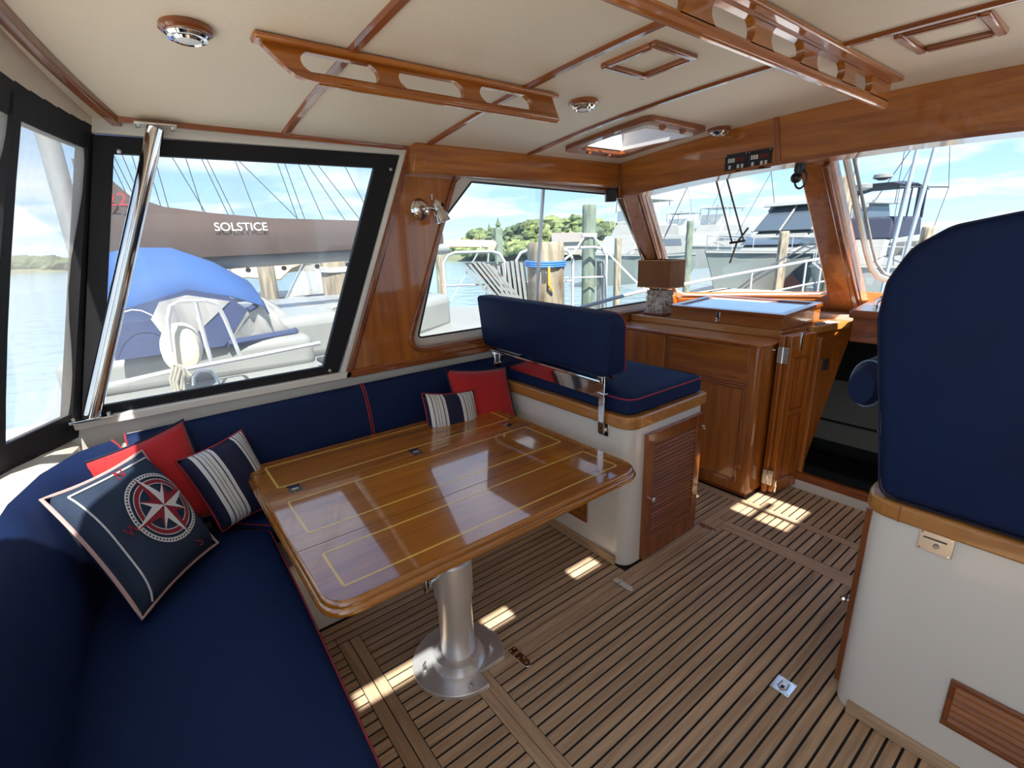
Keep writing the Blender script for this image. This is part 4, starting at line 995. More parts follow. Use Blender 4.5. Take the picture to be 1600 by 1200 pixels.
# opening hatches and unseen skylights added to throw sun patches on the sole
def hatch(h, label, w=.058, dogs=True):
    x0, x1, y0, y1 = h; ym = (y0 + y1) / 2
    r = root('overhead_hatch', ((x0 + x1) / 2, ym, zc(ym) - .03), label, 'hatch')
    o2 = rpoly([(x0 - w, y0 - w), (x1 + w, y0 - w), (x1 + w, y1 + w), (x0 - w, y1 + w)], .05, 5); i2 = rpoly([(x0 - .001, y0 - .001), (x1 + .001, y0 - .001), (x1 + .001, y1 + .001), (x0 - .001, y1 + .001)], .035, 5)
    a, b = matched(o2, i2, ((x0 + x1) / 2, ym))
    build(MB().ring([(p[0], p[1], zc(p[1]) + .002) for p in a], [(p[0], p[1], zc(p[1]) + .002) for p in b], (0, 0, -.026)), 'hatch_frame', TRIM_Y, r, bevel=.005)
    zt_ = 2.15
    for q in ((x0 - .006, x0 + .004, y0, y1), (x1 - .004, x1 + .006, y0, y1), (x0, x1, y0 - .006, y0 + .004), (x0, x1, y1 - .004, y1 + .006)):
        build(MB().box(*q, zc(ym) - .02, zt_), 'hatch_liner', mat('white hatch liner', srgb(226, 220, 216), .6), r, smooth=0)
    ld = build(MB().box(x0 - .01, x1 + .01, y0 - .01, y1 + .01, zt_ + .004, zt_ + .010), 'hatch_lid', pane('hatch acrylic', (.86, .88, .9, 1), gloss=.6), r, smooth=0)
    if dogs:
        a2, b2 = matched([(x0, y0), (x1, y0), (x1, y1), (x0, y1)], [(x0 + .03, y0 + .03), (x1 - .03, y0 + .03), (x1 - .03, y1 - .03), (x0 + .03, y1 - .03)], ((x0 + x1) / 2, ym), 8)
        build(MB().ring([(p[0], p[1], zt_ - .016) for p in a2], [(p[0], p[1], zt_ - .016) for p in b2], (0, 0, .018)), 'lid_frame', STEEL, r)
        build(MB().box(x0 + .13, x0 + .155, y0 + .02, y1 - .1, zt_ - .03, zt_ - .01), 'lid_arm', BPLA, r, bevel=.003)
        build(MB().box(x0 + .03, x1 - .1, ym - .01, ym + .02, zt_ - .035, zt_ - .015), 'lid_arm', BPLA, r, bevel=.003)
        for dx, dy in ((x0 + .1, y0 + .005), (x1 - .1, y0 + .005), (x0 + .1, y1 - .005), (x1 - .1, y1 - .005)):
            build(MB().lathe((dx, dy - .02 if dy < ym else dy + .02, zc(dy) - .022), (0, 0, -1), [(.014, 0), (.014, .012), (.008, .016)], 12), 'turn_button', TRIM_X, r)
hatch(HOLES[0], 'wood framed overhead hatch on the port side near the header')
hatch(HOLES[1], 'wood framed overhead hatch on the starboard side over the helm seat')
for k, h in enumerate(HOLES[2:]):
    hatch(h, ('added unseen skylight for a sun patch, over the helm seat', 'added unseen skylight for a sun patch, abreast of the saloon table', 'added unseen skylight for a sun patch, aft of amidships', 'added unseen long skylight for a sun patch, at the aft end of the headliner')[k], .03, False)

# wall lamp on the panel
wl_ = root('wall_lamp', (1.2, 2.22, 1.64), 'chrome swivel reading lamp on the varnished port panel', 'lamp')
build(MB().lathe((1.20, 2.276, 1.675), (0, -1, 0), [(.048, 0), (.050, .006), (.044, .012), (.041, .014), (.040, .020), (.028, .028), (.016, .032), (.010, .045)], 32), 'mount', CHROME, wl_)
build(MB().tube([(1.20, 2.235, 1.675), (1.215, 2.205, 1.676), (1.235, 2.19, 1.668)], .010, 10), 'arm', CHROME, wl_)
build(MB().lathe((1.245, 2.185, 1.695), (.25, -.15, -1), [(.006, -.022), (.012, -.018), (.020, 0), (.022, .03), (.026, .034), (.034, .06), (.040, .088), (.036, .088), (.028, .05)], 28), 'shade', CHROME, wl_)
build(MB().lathe((1.225, 2.19, 1.712), (0, 0, 1), [(.003, 0), (.003, .02), (.010, .021), (.010, .023)], 12), 'switch_knob', CHROME, wl_)
build(MB().lathe((1.265, 2.18, 1.69), (1, -.3, 0), [(.004, 0), (.004, .008), (.009, .009), (.009, .013)], 12), 'swivel_knob', BPLA, wl_)

# instrument panels on the header
LCD = mat('dark red display', srgb(92, 14, 18), .3); KEY = mat('pale keys', srgb(208, 208, 204), .5)
for k, (yl, yr) in enumerate(((1.49, 1.372), (1.370, 1.252))):
    ip = root('instrument_panel', (2.595, (yl + yr) / 2, 1.815), ('black control panel with red display, the one nearer the port corner', 'black control panel with red display, the one nearer the header joint')[k], 'control panel', 'header control panels')
    build(MB().box(2.590, 2.600, yr, yl, 1.815, 1.906), 'face_plate', BPLA, ip, bevel=.002)
    w = yl - yr
    build(MB().box(2.588, 2.591, yl - .62 * w - .034, yl - .62 * w + .012, 1.864, 1.884), 'display', LCD, ip)
    for j in range(3): build(MB().box(2.588, 2.591, yl - .018 - .013 * j - .010, yl - .018 - .013 * j, 1.864, 1.884), 'key', KEY, ip)
    for u in (.20, .58, .76): build(MB().box(2.588, 2.591, yl - u * w - .012, yl - u * w, 1.834, 1.852), 'key', KEY, ip)
    build(MB().box(2.588, 2.591, yl - .66 * w - .016, yl - .66 * w + .016, 1.820, 1.826), 'badge', STEEL, ip)
    for u in (.05, .95):
        for z in (1.82, 1.90): build(MB().lathe((2.590, yl - u * w, z), (-1, 0, 0), [(.003, 0), (.002, .001)], 8), 'screw', STEEL, ip)

# speaker, wiper motor
tag(build(MB().prism([(2.50, 2.225, 1.735), (2.555, 2.185, 1.735), (2.585, 2.225, 1.735), (2.53, 2.265, 1.735)], (0, 0, .075)), 'speaker', BPLA, bevel=.006), 'small black speaker hung in the forward port corner', 'speaker')
wm = root('wiper_motor', (2.72, 1.15, 1.72), 'black wiper motor with loop handle under the header', 'wiper motor')
build(MB().lathe((2.70, 1.16, 1.83), (0, 0, -1), [(.022, 0), (.024, .03), (.018, .05), (.01, .055)], 16), 'housing', BPLA, wm)
build(MB().ball((2.70, 1.17, 1.765), .026), 'knob', BPLA, wm)
build(MB().tube([(2.69, 1.145 + .026 * cos(a), 1.755 + .042 * sin(a)) for a in [2 * pi * j / 20 for j in range(20)]], .005, 6, closed=True), 'handle_loop', BPLA, wm)
# wiper outside the port windscreen
wi = root('windscreen_wiper', (3.0, 1.6, 1.3), 'black pantograph wiper outside the port windscreen pane', 'wiper')
q = lambda y, t: wsp(y, t) + NW * .035
for y0, y1 in ((1.66, 1.73), (1.60, 1.655)): build(MB().tube([q(y0, .0), q(y1, .49)], .006, 6), 'arm', BPLA, wi)
build(MB().tube([q(1.60, .40), q(1.70, .50), q(1.80, .66)], .007, 6), 'blade', BPLA, wi)
build(MB().tube([q(1.745, .50), q(1.645, .49)], .009, 6), 'link', BPLA, wi)

# ================================================================ FLOOR FITTINGS
def floor_hinge(x, y, a, label):
    r = root('deck_hinge', (x, y, 0), label, 'hinge', 'strap hinges let into the sole')
    d = Vector((cos(a), sin(a), 0)); n_ = Vector((-d.y, d.x, 0)); c = Vector((x, y, 0))
    out = [(-.055, -.017), (.0, -.017), (.035, -.017), (.050, -.010), (.055, 0), (.050, .010), (.035, .017), (-.055, .017)]
    build(MB().prism([c + d * u + n_ * v + Vector((0, 0, .0005)) for u, v in out], (0, 0, .0045)), 'hinge_strap', CHROME, r, bevel=.0015)
    build(MB().tube([c + d * -.022 + n_ * -.019 + Vector((0, 0, .005)), c + d * -.022 + n_ * .019 + Vector((0, 0, .005))], .0045, 8), 'hinge_knuckle', CHROME, r)
    for u, v in ((-.045, -.009), (-.045, .009), (0, -.008), (.012, .008), (.035, 0)): build(MB().lathe(c + d * u + n_ * v + Vector((0, 0, .005)), (0, 0, 1), [(.004, 0), (.003, .001)], 8), 'screw', STEEL, r)
floor_hinge(.885, 1.165, radians(-88), 'polished strap hinge in the sole beside the table base')
floor_hinge(1.494, 1.178, radians(-88), 'strap hinge in the sole by the corner of the companion seat')
floor_hinge(2.188, 1.188, radians(-88), 'strap hinge in the sole by the louvred door')
rp = root('ring_pull', (1.510, 0.487, 0), 'square flush ring pull set in the lifting sole hatch', 'ring pull')
build(MB().box(1.475, 1.545, 0.460, 0.523, .0005, .004), 'plate', CHROME, rp, bevel=.001)
build(MB().tube([(1.526, 0.503, .005), (1.500, 0.505, .005), (1.488, 0.492, .005), (1.500, 0.478, .005), (1.526, 0.480, .005)], .003, 6), 'ring', STEEL, rp)
build(MB().box(1.495, 1.510, 0.486, 0.497, .004, .005), 'finger_recess', BPLA, rp)
for dx in (1.481, 1.539):
    for dy in (0.466, 0.517): build(MB().lathe((dx, dy, .004), (0, 0, 1), [(.003, 0), (.002, .0008)], 8), 'screw', STEEL, rp)

# ================================================================ THE HARBOUR OUTSIDE
WZ = -1.0                                         # water level
def water_mat():
    M = bpy.data.materials.new('harbour water'); M.use_nodes = True; nt = M.node_tree; N = nt.nodes; L = nt.links; b = N['Principled BSDF']
    b.inputs['Base Color'].default_value = srgb(118, 140, 150); b.inputs['Roughness'].default_value = .12
    tc = N.new('ShaderNodeTexCoord'); no = N.new('ShaderNodeTexNoise'); no.inputs['Scale'].default_value = 1.1; no.inputs['Detail'].default_value = 5; L.new(tc.outputs['Object'], no.inputs['Vector'])
    bp = N.new('ShaderNodeBump'); bp.inputs['Strength'].default_value = .5; bp.inputs['Distance'].default_value = .25; L.new(no.outputs['Fac'], bp.inputs['Height']); L.new(bp.outputs[0], b.inputs['Normal'])
    return M
wt = build(MB().add([(-700, -700, WZ), (700, -700, WZ), (700, 700, WZ), (-700, 700, WZ)], [(0, 1, 2, 3)]), 'water', water_mat(), smooth=0, label='rippled blue-grey harbour water', cat='water', kind='stuff')
GEL = mat('boat white', srgb(130, 132, 129), .35, coat=.2, noise=.04, nscale=1.5); GREYH = mat('boat pale grey', srgb(116, 124, 121), .35)
DGL = mat('dark boat glass', srgb(66, 76, 84), .12, coat=.6); SS = mat('bright rail', (.85, .86, .86, 1), .2, .7); WRAIL = mat('white rail', srgb(170, 172, 172), .35)
NAVC = mat('navy boat canvas', srgb(40, 46, 66), .8); TANC = mat('tan boat canvas', srgb(206, 176, 140), .85, noise=.06); BROWNC = mat('brown sail cover', srgb(60, 45, 39), .85, noise=.12, nscale=2.2, stretch=(.5, 1, 2), bump=.2, bscale=5)
BLUEC = mat('blue dodger canvas', srgb(34, 72, 126), .8, noise=.1, nscale=3); BLUED = mat('deep blue canvas', srgb(40, 54, 92), .85, noise=.15, nscale=20)
CLEAR = pane('boat vinyl', (.9, .9, .88, 1), haze=.45, gloss=.4); WIRE = mat('rigging wire', srgb(70, 72, 76), .4, .6); ROPE = mat('grey rope', srgb(150, 146, 132), .9); BLUER = mat('blue rope', srgb(52, 110, 190), .8)
PILE = mat('weathered piling', srgb(92, 82, 66), .9, col2=srgb(172, 160, 138), nscale=4, stretch=(3, 3, .5), bump=.5, bscale=12); PILEG = mat('green piling', srgb(78, 92, 80), .9, col2=srgb(128, 138, 122), nscale=5, stretch=(2, 2, .5))

# ---- own foredeck and bow rail
build(MB().prism([(4.72, -.75, .70), (5.5, -.6, .70), (7.2, .5, .70), (7.4, .8, .70), (7.2, 1.1, .70), (5.5, 2.1, .70), (4.72, 2.28, .70)], (0, 0, .06)), 'foredeck', WHITE, label='white foredeck of this boat ahead of the windscreen', cat='deck')
orr = root('bow_rail', (5.5, 2.0, .76), 'white tubular bow rail of this boat beyond the windscreen', 'railing')
RT = [at(890, 486, 3.55), at(960, 466, 4.1), at(1012, 453, 4.6), at(1075, 443, 5.3), at(1175, 424, 6.2), at(1260, 408, 6.9), at(1330, 396, 7.3)]
build(MB().tube(RT, .016, 8), 'top_rail', WRAIL, orr)
build(MB().tube([p - Vector((0, 0, .28)) for p in RT[1:]], .011, 8), 'lower_rail', WRAIL, orr)
for k in (2, 4, 5): build(MB().tube([RT[k], RT[k] - Vector((0, 0, RT[k].z - .74))], .013, 8), 'stanchion', WRAIL, orr)
g = RT[5]; build(MB().tube([g + Vector((.05, -.05, -.02)), g + Vector((.12, -.12, -.10)), g + Vector((.12, -.12, -.55))], .013, 8), 'gate_stanchion', WRAIL, orr)

# ---- own side decks and cockpit, added white to bounce sun onto the headliner
build(MB().box(-3.2, 4.7, 2.62, 2.95, .70, .78), 'side_deck', WHITE, label='white port side deck of this boat below the windows', cat='deck')
build(MB().box(-3.2, 2.95, -1.5, -.82, .80, .88), 'side_deck', WHITE, label='unseen white starboard side deck of this boat, added to bounce sunlight inside', cat='deck')
build(MB().box(-3.2, -.80, -.8, 2.4, .30, .38), 'cockpit_deck', WHITE, label='white cockpit deck of this boat behind the aft curtain, added to bounce sunlight inside', cat='deck')

cw = root('cockpit_rail', (-1.8, 2.45, .78), 'white cockpit side with bare teak cap rail behind the aft curtain', 'railing')
build(MB().box(-3.2, -.62, 2.42, 2.52, .38, .97), 'cockpit_side', WHITE, cw, bevel=.01)
build(MB().box(-3.2, -.60, 2.38, 2.56, .97, 1.0), 'cap_rail', SOLE_X, cw, bevel=.008)

# ---- neighbouring sailboat with lettered sail cover
nb = root('sailboat', (0.6, 4.6, WZ), 'sailboat alongside to port with brown lettered sail cover and blue dodger', 'sailboat')
hullr = []
for x, hw, zt_ in ((-.55, 1.5, .64), (-.45, 1.62, .66), (-.2, 1.68, .67), (.4, 1.70, .68), (1.6, 1.62, .70), (2.4, 1.35, .72), (3.1, .85, .74), (3.6, .08, .76)):
    hullr.append([(x, 4.75 - hw, zt_), (x, 4.75 - hw * .97, -.2), (x, 4.75 - hw * .8, -1.1), (x, 4.75 + hw * .8, -1.1), (x, 4.75 + hw * .97, -.2), (x, 4.75 + hw, zt_)])
build(MB().loft(hullr), 'hull', GEL, nb, smooth=50)
build(MB().tube([(-.5, 3.13, .72), (-.2, 3.10, .735), (.4, 3.09, .75), (1.6, 3.15, .765), (2.4, 3.42, .78), (3.1, 3.92, .80)], .022, 8), 'toe_rail', SS, nb)
build(MB().prism([(-.45, 3.80, .66), (1.0, 3.72, .66), (1.0, 5.8, .66), (-.45, 5.7, .66)], (0, 0, .24)), 'cockpit_coaming', GEL, nb, bevel=.06, seg=3)
build(MB().prism([(.6, 3.85, .66), (1.9, 3.98, .66), (2.6, 4.4, .66), (2.6, 5.1, .66), (1.9, 5.5, .66), (.6, 5.65, .66)], (0, 0, .36)), 'cabin_trunk', GEL, nb, bevel=.08, seg=3)
# dodger
def arch(x, z0, z1, y0=3.72, y1=5.6, n=12):
    pts = []
    for k in range(n + 1):
        t = -1 + 2 * k / n; ee = .42
        yy = (y0 + y1) / 2 - (y1 - y0) / 2 * (abs(t) ** .8) * (1 if t < 0 else -1); pts.append(Vector((x, yy, z0 + (z1 - z0) * (1 - abs(t) ** 3.5))))
    return pts
top_ = [arch(-.14, .95, 1.52), arch(.06, 1.22, 1.56), arch(.28, 1.28, 1.55), arch(.52, 1.22, 1.44), arch(.70, 1.14, 1.31), arch(.73, 1.08, 1.24)]
dg = build(MB().loft(top_, closed=False), 'dodger_top', BLUEC, nb, smooth=60)
b = dg.modifiers.new('solid', 'SOLIDIFY'); b.thickness = .008
def sheet(pts, nm, mt, par, th=.006):
    o = build(MB().add(pts, [tuple(range(len(pts)))]), nm, mt, par, smooth=0); s = o.modifiers.new('solid', 'SOLIDIFY'); s.thickness = th; return o
sheet([(-.16, 3.70, .90), (.42, 3.71, .90), (.60, 3.72, 1.12), (.50, 3.72, 1.22), (.28, 3.72, 1.285), (.06, 3.72, 1.225), (-.12, 3.72, 1.18)], 'dodger_side', BLUED, nb)
sheet([(.10, 3.708, 1.02), (.26, 3.708, .99), (.50, 3.708, 1.19), (.27, 3.708, 1.25), (.12, 3.708, 1.22), (.06, 3.708, 1.12)], 'side_window', CLEAR, nb)
fr_ = [(.44, 3.72, .90), (.9, 3.86, .90), (1.02, 4.1, .94), (1.06, 4.65, .98), (1.02, 5.2, .94)]
tp_ = [(.60, 3.72, 1.12), (.66, 3.76, 1.14), (.71, 4.0, 1.20), (.735, 4.65, 1.24), (.71, 5.3, 1.20)]
wn = build(MB().loft([[Vector(a), Vector(b)] for a, b in zip(fr_, tp_)], closed=False), 'front_window', CLEAR, nb); wn.modifiers.new('s', 'SOLIDIFY').thickness = .005
build(MB().tube([Vector(p) + Vector((0, 0, .01)) for p in fr_], .03, 6), 'window_binding', BLUED, nb); build(MB().tube(tp_, .02, 6), 'window_binding', BLUED, nb)
build(MB().loft([[(-.02 + .17 * cos(a) * s, 3.60 + .02 * s, .90 + .30 * abs(sin(a)) * s + .0) for a in [pi * k / 12 for k in range(13)]] + [(-.02, 3.60 + .02 * s, .89)] for s in (1, .98)], cap=False), 'wheel_cover', CREAM, nb)
# boom and lettered cover
build(MB().tube([(-.2, 4.45, 1.42), (1.0, 4.44, 1.44), (2.6, 4.42, 1.47)], .058, 12), 'boom', GEL, nb)
cv = []
for x, zb_, zt_, w in ((-.14, 1.45, 2.12, .06), (-.08, 1.48, 2.10, .09), (.02, 1.50, 2.02, .10), (.12, 1.50, 1.90, .11), (.3, 1.50, 1.83, .12), (.6, 1.505, 1.79, .12), (1, 1.51, 1.755, .12), (1.6, 1.52, 1.74, .11), (2.2, 1.53, 1.725, .09), (2.55, 1.54, 1.68, .05)):
    cv.append([(x, 4.44 - w, zb_ - .03), (x, 4.44 - w, zb_ + .4 * (zt_ - zb_)), (x, 4.44 - .55 * w, zb_ + .8 * (zt_ - zb_)), (x, 4.44, zt_), (x, 4.44 + .55 * w, zb_ + .8 * (zt_ - zb_)), (x, 4.44 + w, zb_ + .4 * (zt_ - zb_)), (x, 4.44 + w, zb_ - .03)])
scv = build(MB().loft(cv), 'sail_cover', BROWNC, nb, smooth=70)
text('name_lettering', 'SOLSTICE', CREAM, scv, (.755, 4.312, 1.682), .085, (1, 0, 0), (0, .12, 1), .001)
text('sail_number', '22', CRIM, scv, (.04, 4.325, 1.86), .12, (1, 0, 0), (0, .12, 1), .001)
for k in range(7): build(MB().lathe((.5 + .27 * k, 4.44, 1.36), (0, -1, 0), [(.02, -.01), (.02, .01)], 10), 'block', RUBBER, nb)
build(MB().tube([(-.23, 4.5, .66), (-.23, 4.5, 9)], .06, 14), 'mast', mat('mast grey', srgb(150, 150, 148), .4, .4), nb)
# shrouds and halyards: from the boom up to the mast or the next boat's rig
rg = random.Random(5)
for (xl, yl, xt, yt) in ((200, 308, 168, 240), (212, 312, 176, 240), (222, 316, 190, 240), (228, 318, 205, 238), (315, 322, 268, 244), (313, 318, 290, 246), (352, 326, 315, 248), (362, 328, 324, 250), (398, 330, 368, 252), (455, 332, 374, 252), (462, 334, 434, 256), (474, 336, 446, 258), (503, 338, 468, 260), (535, 338, 484, 262), (560, 340, 500, 262), (565, 310, 540, 262), (250, 318, 226, 240), (262, 320, 240, 242)):
    a = at(xl, yl, 4.9); bq = at(xt, yt, 4.9); d = bq - a
    build(MB().tube([a - d * .4, bq + d * 2.5], .0035, 5), 'rigging_wire', WIRE, nb)
# pushpit, rope, horseshoe buoy, deck gear
pr = root('pushpit_rail', (.4, 3.3, .7)); pr.parent = nb; pr.location = Vector((.4, 3.3, .7)) - wloc(nb)
hoop = [at(268, 550, 3.35), at(262, 500, 3.35), at(266, 478, 3.36), at(280, 471, 3.37), at(322, 470, 3.4), at(340, 476, 3.41), at(352, 500, 3.42), at(375, 556, 3.45)]
build(MB().tube(hoop, .012, 8), 'hoop', SS, pr); build(MB().tube([at(305, 472, 3.39), at(312, 500, 3.4), at(330, 565, 3.42)], .012, 8), 'leg', SS, pr)
build(MB().tube([at(152, 606, 3.22), at(262, 582, 3.26), at(400, 556, 3.32), at(500, 536, 3.4)], .014, 8), 'lower_tube', SS, pr)
build(MB().tube([at(302, 602, 3.1), at(302, 590, 3.1), at(312, 580, 3.1), at(330, 580, 3.1), at(338, 590, 3.1), at(345, 604, 3.1)], .009, 8), 'cleat_hoop', SS, pr)
mb = MB()
for k in range(3):
    o = Vector((.012 * k, -.01 * k, -.01 * k)); mb.tube([at(272, 570, 3.15) + o, at(266, 592, 3.15) + o, at(270, 608, 3.15) + o, at(278, 606, 3.15) + o, at(280, 585, 3.15) + o, at(276, 570, 3.15) + o], .008, 6, closed=True)
mb.tube([at(270, 570, 3.15), at(283, 572, 3.15), at(298, 588, 3.14)], .01, 6)
build(mb, 'rope_coil', ROPE, nb)
bu = MB(); rings = []
c0 = at(285, 545, 3.5)
for s, dx in ((.6, -.07), (.95, -.05), (1, 0), (.95, .05), (.6, .07)):
    rings.append([c0 + Vector((.10 * cos(a) * s + dx * .3, dx, .14 * sin(a) * s + (.02 if sin(a) > 0 else .06 * 0))) for a in [2 * pi * k / 18 for k in range(18)]])
build(bu.loft(rings), 'horseshoe_buoy', mat('faded buoy', srgb(214, 206, 180), .7), nb)
build(MB().box(.95, 1.3, 3.38, 3.55, .73, .76), 'genoa_block', RUBBER, nb, bevel=.01)
wdg = MB()
for k in range(7): wdg.tube([Vector((1.25 + .05 * k, 4.0 + .03 * (k % 3), 1.04)), Vector((1.42 + .06 * k, 3.92 + .04 * (k % 2), 1.10 - .02 * (k % 3))), Vector((1.78 + .02 * k, 3.9 + .05 * (k % 3), 1.035))], .014, 6)
build(wdg, 'coiled_lines', ROPE, nb)

# ---- boat builders
def hull_mesh(L_, B, H, flare=.75, sheer=.25):
    rings = []
    for t in (0, .2, .45, .65, .8, .92, 1):
        hw = B / 2 * (1 - t ** 3.2) * (.93 + .07 * t) + .02; h = H * (1 + sheer * t * t); x = -L_ / 2 + L_ * t
        xo = -L_ * .07 * t * t
        rings.append([(x, -hw, h), (x + xo * .5, -hw * (1 - (1 - flare) * .5 * t), h * .5), (x + xo, -hw * (flare if t > .5 else .9) * .9, -.2), (x + xo, hw * (flare if t > .5 else .9) * .9, -.2), (x + xo * .5, hw * (1 - (1 - flare) * .5 * t), h * .5), (x, hw, h)])
    return MB().loft(rings)
def house(x0, x1, w0, w1, z0, z1, rf, ra, rs=.12):
    b_ = [(x0, -w0, z0), (x1, -w1, z0), (x1, w1, z0), (x0, w0, z0)]; t_ = [(x0 + ra, -w0 + rs, z1), (x1 - rf, -w1 + rs, z1), (x1 - rf, w1 - rs, z1), (x0 + ra, w0 - rs, z1)]
    return MB().hexa(b_, t_)
def motor_boat(name, label, bow, stern, B, H, hullmat, style, group=None):
    d = Vector(bow) - Vector(stern); L_ = hypot(d.x, d.y); c = (Vector(bow) + Vector(stern)) / 2
    r = root(name, (c.x, c.y, WZ), label, 'boat', group, rz=atan2(d.y, d.x))
    K = dict(local=True)
    build(hull_mesh(L_, B, H), 'hull', hullmat, r, smooth=60, **K)
    rub = [(-L_ / 2 + L_ * t, s * (B / 2 * (1 - t ** 3.2) * (.93 + .07 * t) + .03), H * (1 + .25 * t * t) - .08) for s in (1,) for t in [k / 10 for k in range(11)]]
    build(MB().tube(rub, .05, 6).tube([(x, -y, z) for x, y, z in rub], .05, 6), 'rub_rail', GEL, r, **K)
    hd_ = H * 1.05
    build(house(-L_ * .42, L_ * .22, B * .40, B * .30, hd_ - .1, hd_ + .28 * H + .75, L_ * .14, .1), 'cabin_house', GEL, r, bevel=.12, seg=3, **K)
    zc_ = hd_ + .28 * H + .6
    if style == 'express':
        build(house(-L_ * .40, L_ * .115, B * .37, B * .31, zc_, zc_ + 1.25, L_ * .10, .2, .2), 'wheelhouse', DGL, r, bevel=.08, **K)
        build(house(-L_ * .42, L_ * .05, B * .40, B * .34, zc_ + 1.18, zc_ + 1.38, .25, 0, .1), 'hard_top', GEL, r, bevel=.06, **K)
        for y, x in ((.31, .0), (-.31, .0), (0, .005), (.36, -.2), (-.36, -.2)):
            build(MB().tube([(L_ * (.115 + x) if x > -.1 else -L_ * .1, B * y * .97, zc_), (L_ * (.02 + x) if x > -.1 else -L_ * .12, B * y * .86, zc_ + 1.25)], .05, 6), 'window_post', GEL, r, **K)
        build(house(-L_ * .2, L_ * .18, B * .385, B * .30, zc_ - .62, zc_ - .30, .5, .2, .04), 'side_window', DGL, r, **K)
    elif style == 'fly':
        build(house(-L_ * .36, L_ * .12, B * .385, B * .30, zc_ - .55, zc_ - .15, .6, .1, .05), 'window_band', DGL, r, **K)
        build(house(-L_ * .34, L_ * .05, B * .36, B * .26, zc_, zc_ + .75, .6, .1, .05), 'fly_bridge', GEL, r, bevel=.12, seg=3, **K)
        build(house(-L_ * .30, 0, B * .30, B * .24, zc_ + 2.1, zc_ + 2.22, .2, .1, .05), 'hard_top', GEL, r, bevel=.04, **K)
        for x in (-.28, -.15, -.03):
            for s in (1, -1): build(MB().tube([(L_ * x + .15, s * B * .26, zc_ + .7), (L_ * x, s * B * .25, zc_ + 2.12)], .03, 6), 'top_post', WRAIL, r, **K)
        build(house(-L_ * .05, -L_ * .03, B * .27, B * .24, zc_ + .72, zc_ + 1.6, .2, 0, .03), 'spray_curtain', CLEAR, r, **K)
    else:
        build(house(-L_ * .36, L_ * .14, B * .385, B * .30, zc_ - .55, zc_ - .12, .3, .1, .05), 'window_band', DGL, r, **K)
        for k in range(5): build(MB().box(-L_ * .34 + L_ * .1 * k, -L_ * .33 + L_ * .1 * k, -B * .39, B * .39, zc_ - .55, zc_ - .1), 'window_post', GEL, r, **K)
        build(house(-L_ * .30, L_ * .10, B * .33, B * .28, zc_, zc_ + .8, .3, .1, .05), 'fly_bridge', NAVC, r, bevel=.08, **K)
        bm2 = MB(); bm2.loft([[(x, -B * .32, z - .12), (x, -B * .2, z), (x, B * .2, z), (x, B * .32, z - .12)] for x, z in ((-L_ * .32, zc_ + 1.9), (-L_ * .1, zc_ + 2.05), (L_ * .08, zc_ + 1.95))], closed=False)
        o = build(bm2, 'bimini_top', NAVC, r, smooth=60, **K); o.modifiers.new('s', 'SOLIDIFY').thickness = .03
        for x in (-.30, -.18, -.05, .07):
            for s in (1, -1): build(MB().tube([(L_ * x, s * B * .30, zc_ + .75), (L_ * x * .9, s * B * .31, zc_ + 1.9)], .05 if abs(x) > .1 else .03, 6), 'bimini_frame', NAVC, r, **K)
    # bow rail
    top = []; N_ = 9
    for k in range(N_):
        t = .45 + .55 * k / (N_ - 1); top.append((-L_ / 2 + L_ * t - .1, (B / 2 * (1 - t ** 3.2) * .95), H * (1 + .25 * t * t) + .62))
    rl = MB().tube(top, .02, 6).tube([(x, -y, z) for x, y, z in top], .02, 6)
    for k in range(0, N_, 2):
        for s in (1, -1): rl.tube([(top[k][0], s * top[k][1], top[k][2]), (top[k][0], s * top[k][1], top[k][2] - .66)], .016, 5)
    build(rl, 'bow_rail', WRAIL, r, **K)
    for s in (1, -1):
        if style != 'trawler': build(MB().tube([(-L_ * .1, s * B * .4, zc_), (-L_ * .25, s * B * (.75 if s > 0 else .9), zc_ + 5)], .022, 5), 'outrigger', WIRE, r, **K)
    build(MB().tube([(-L_ * .2, B * .1, zc_ + 1.3), (-L_ * .21, B * .1, zc_ + 3.8)], .012, 5), 'antenna', WIRE, r, **K)
    build(MB().lathe((-L_ * .12, 0, zc_ + (1.38 if style == 'express' else 2.15)), (0, 0, 1), [(.12, 0), (.32, .08), (.3, .2), (.1, .26)], 14), 'radar_dome', GEL, r, **K)
    return r
def gp(px, r): p = at(px, 410, r); p.z = 0; return p
motor_boat('motor_yacht', 'large white motor yacht with dark wheelhouse glass and pale grey bow', gp(1100, 23), gp(1345, 36), 4.8, 1.55, GREYH, 'express', 'motor boats moored ahead')
motor_boat('sport_fisher', 'white sport fisher with flying bridge behind the motor yacht', gp(1048, 41), gp(1152, 53), 4.6, 1.6, GEL, 'fly', 'motor boats moored ahead')
motor_boat('sport_fisher', 'white sport fisher whose bow shows left of the table lamp', gp(908, 27), gp(1040, 36), 4.4, 1.5, GREYH, 'fly', 'motor boats moored ahead')
motor_boat('sport_fisher', 'distant white sport fisher with tower behind the windscreen wiper', gp(1015, 48), gp(1085, 60), 4.6, 1.6, GEL, 'fly', 'motor boats moored ahead')
motor_boat('trawler_yacht', 'white trawler yacht with navy bimini seen past the helm seat', gp(1285, 20), gp(1392, 27), 3.6, 1.2, GEL, 'trawler', 'motor boats moored ahead')
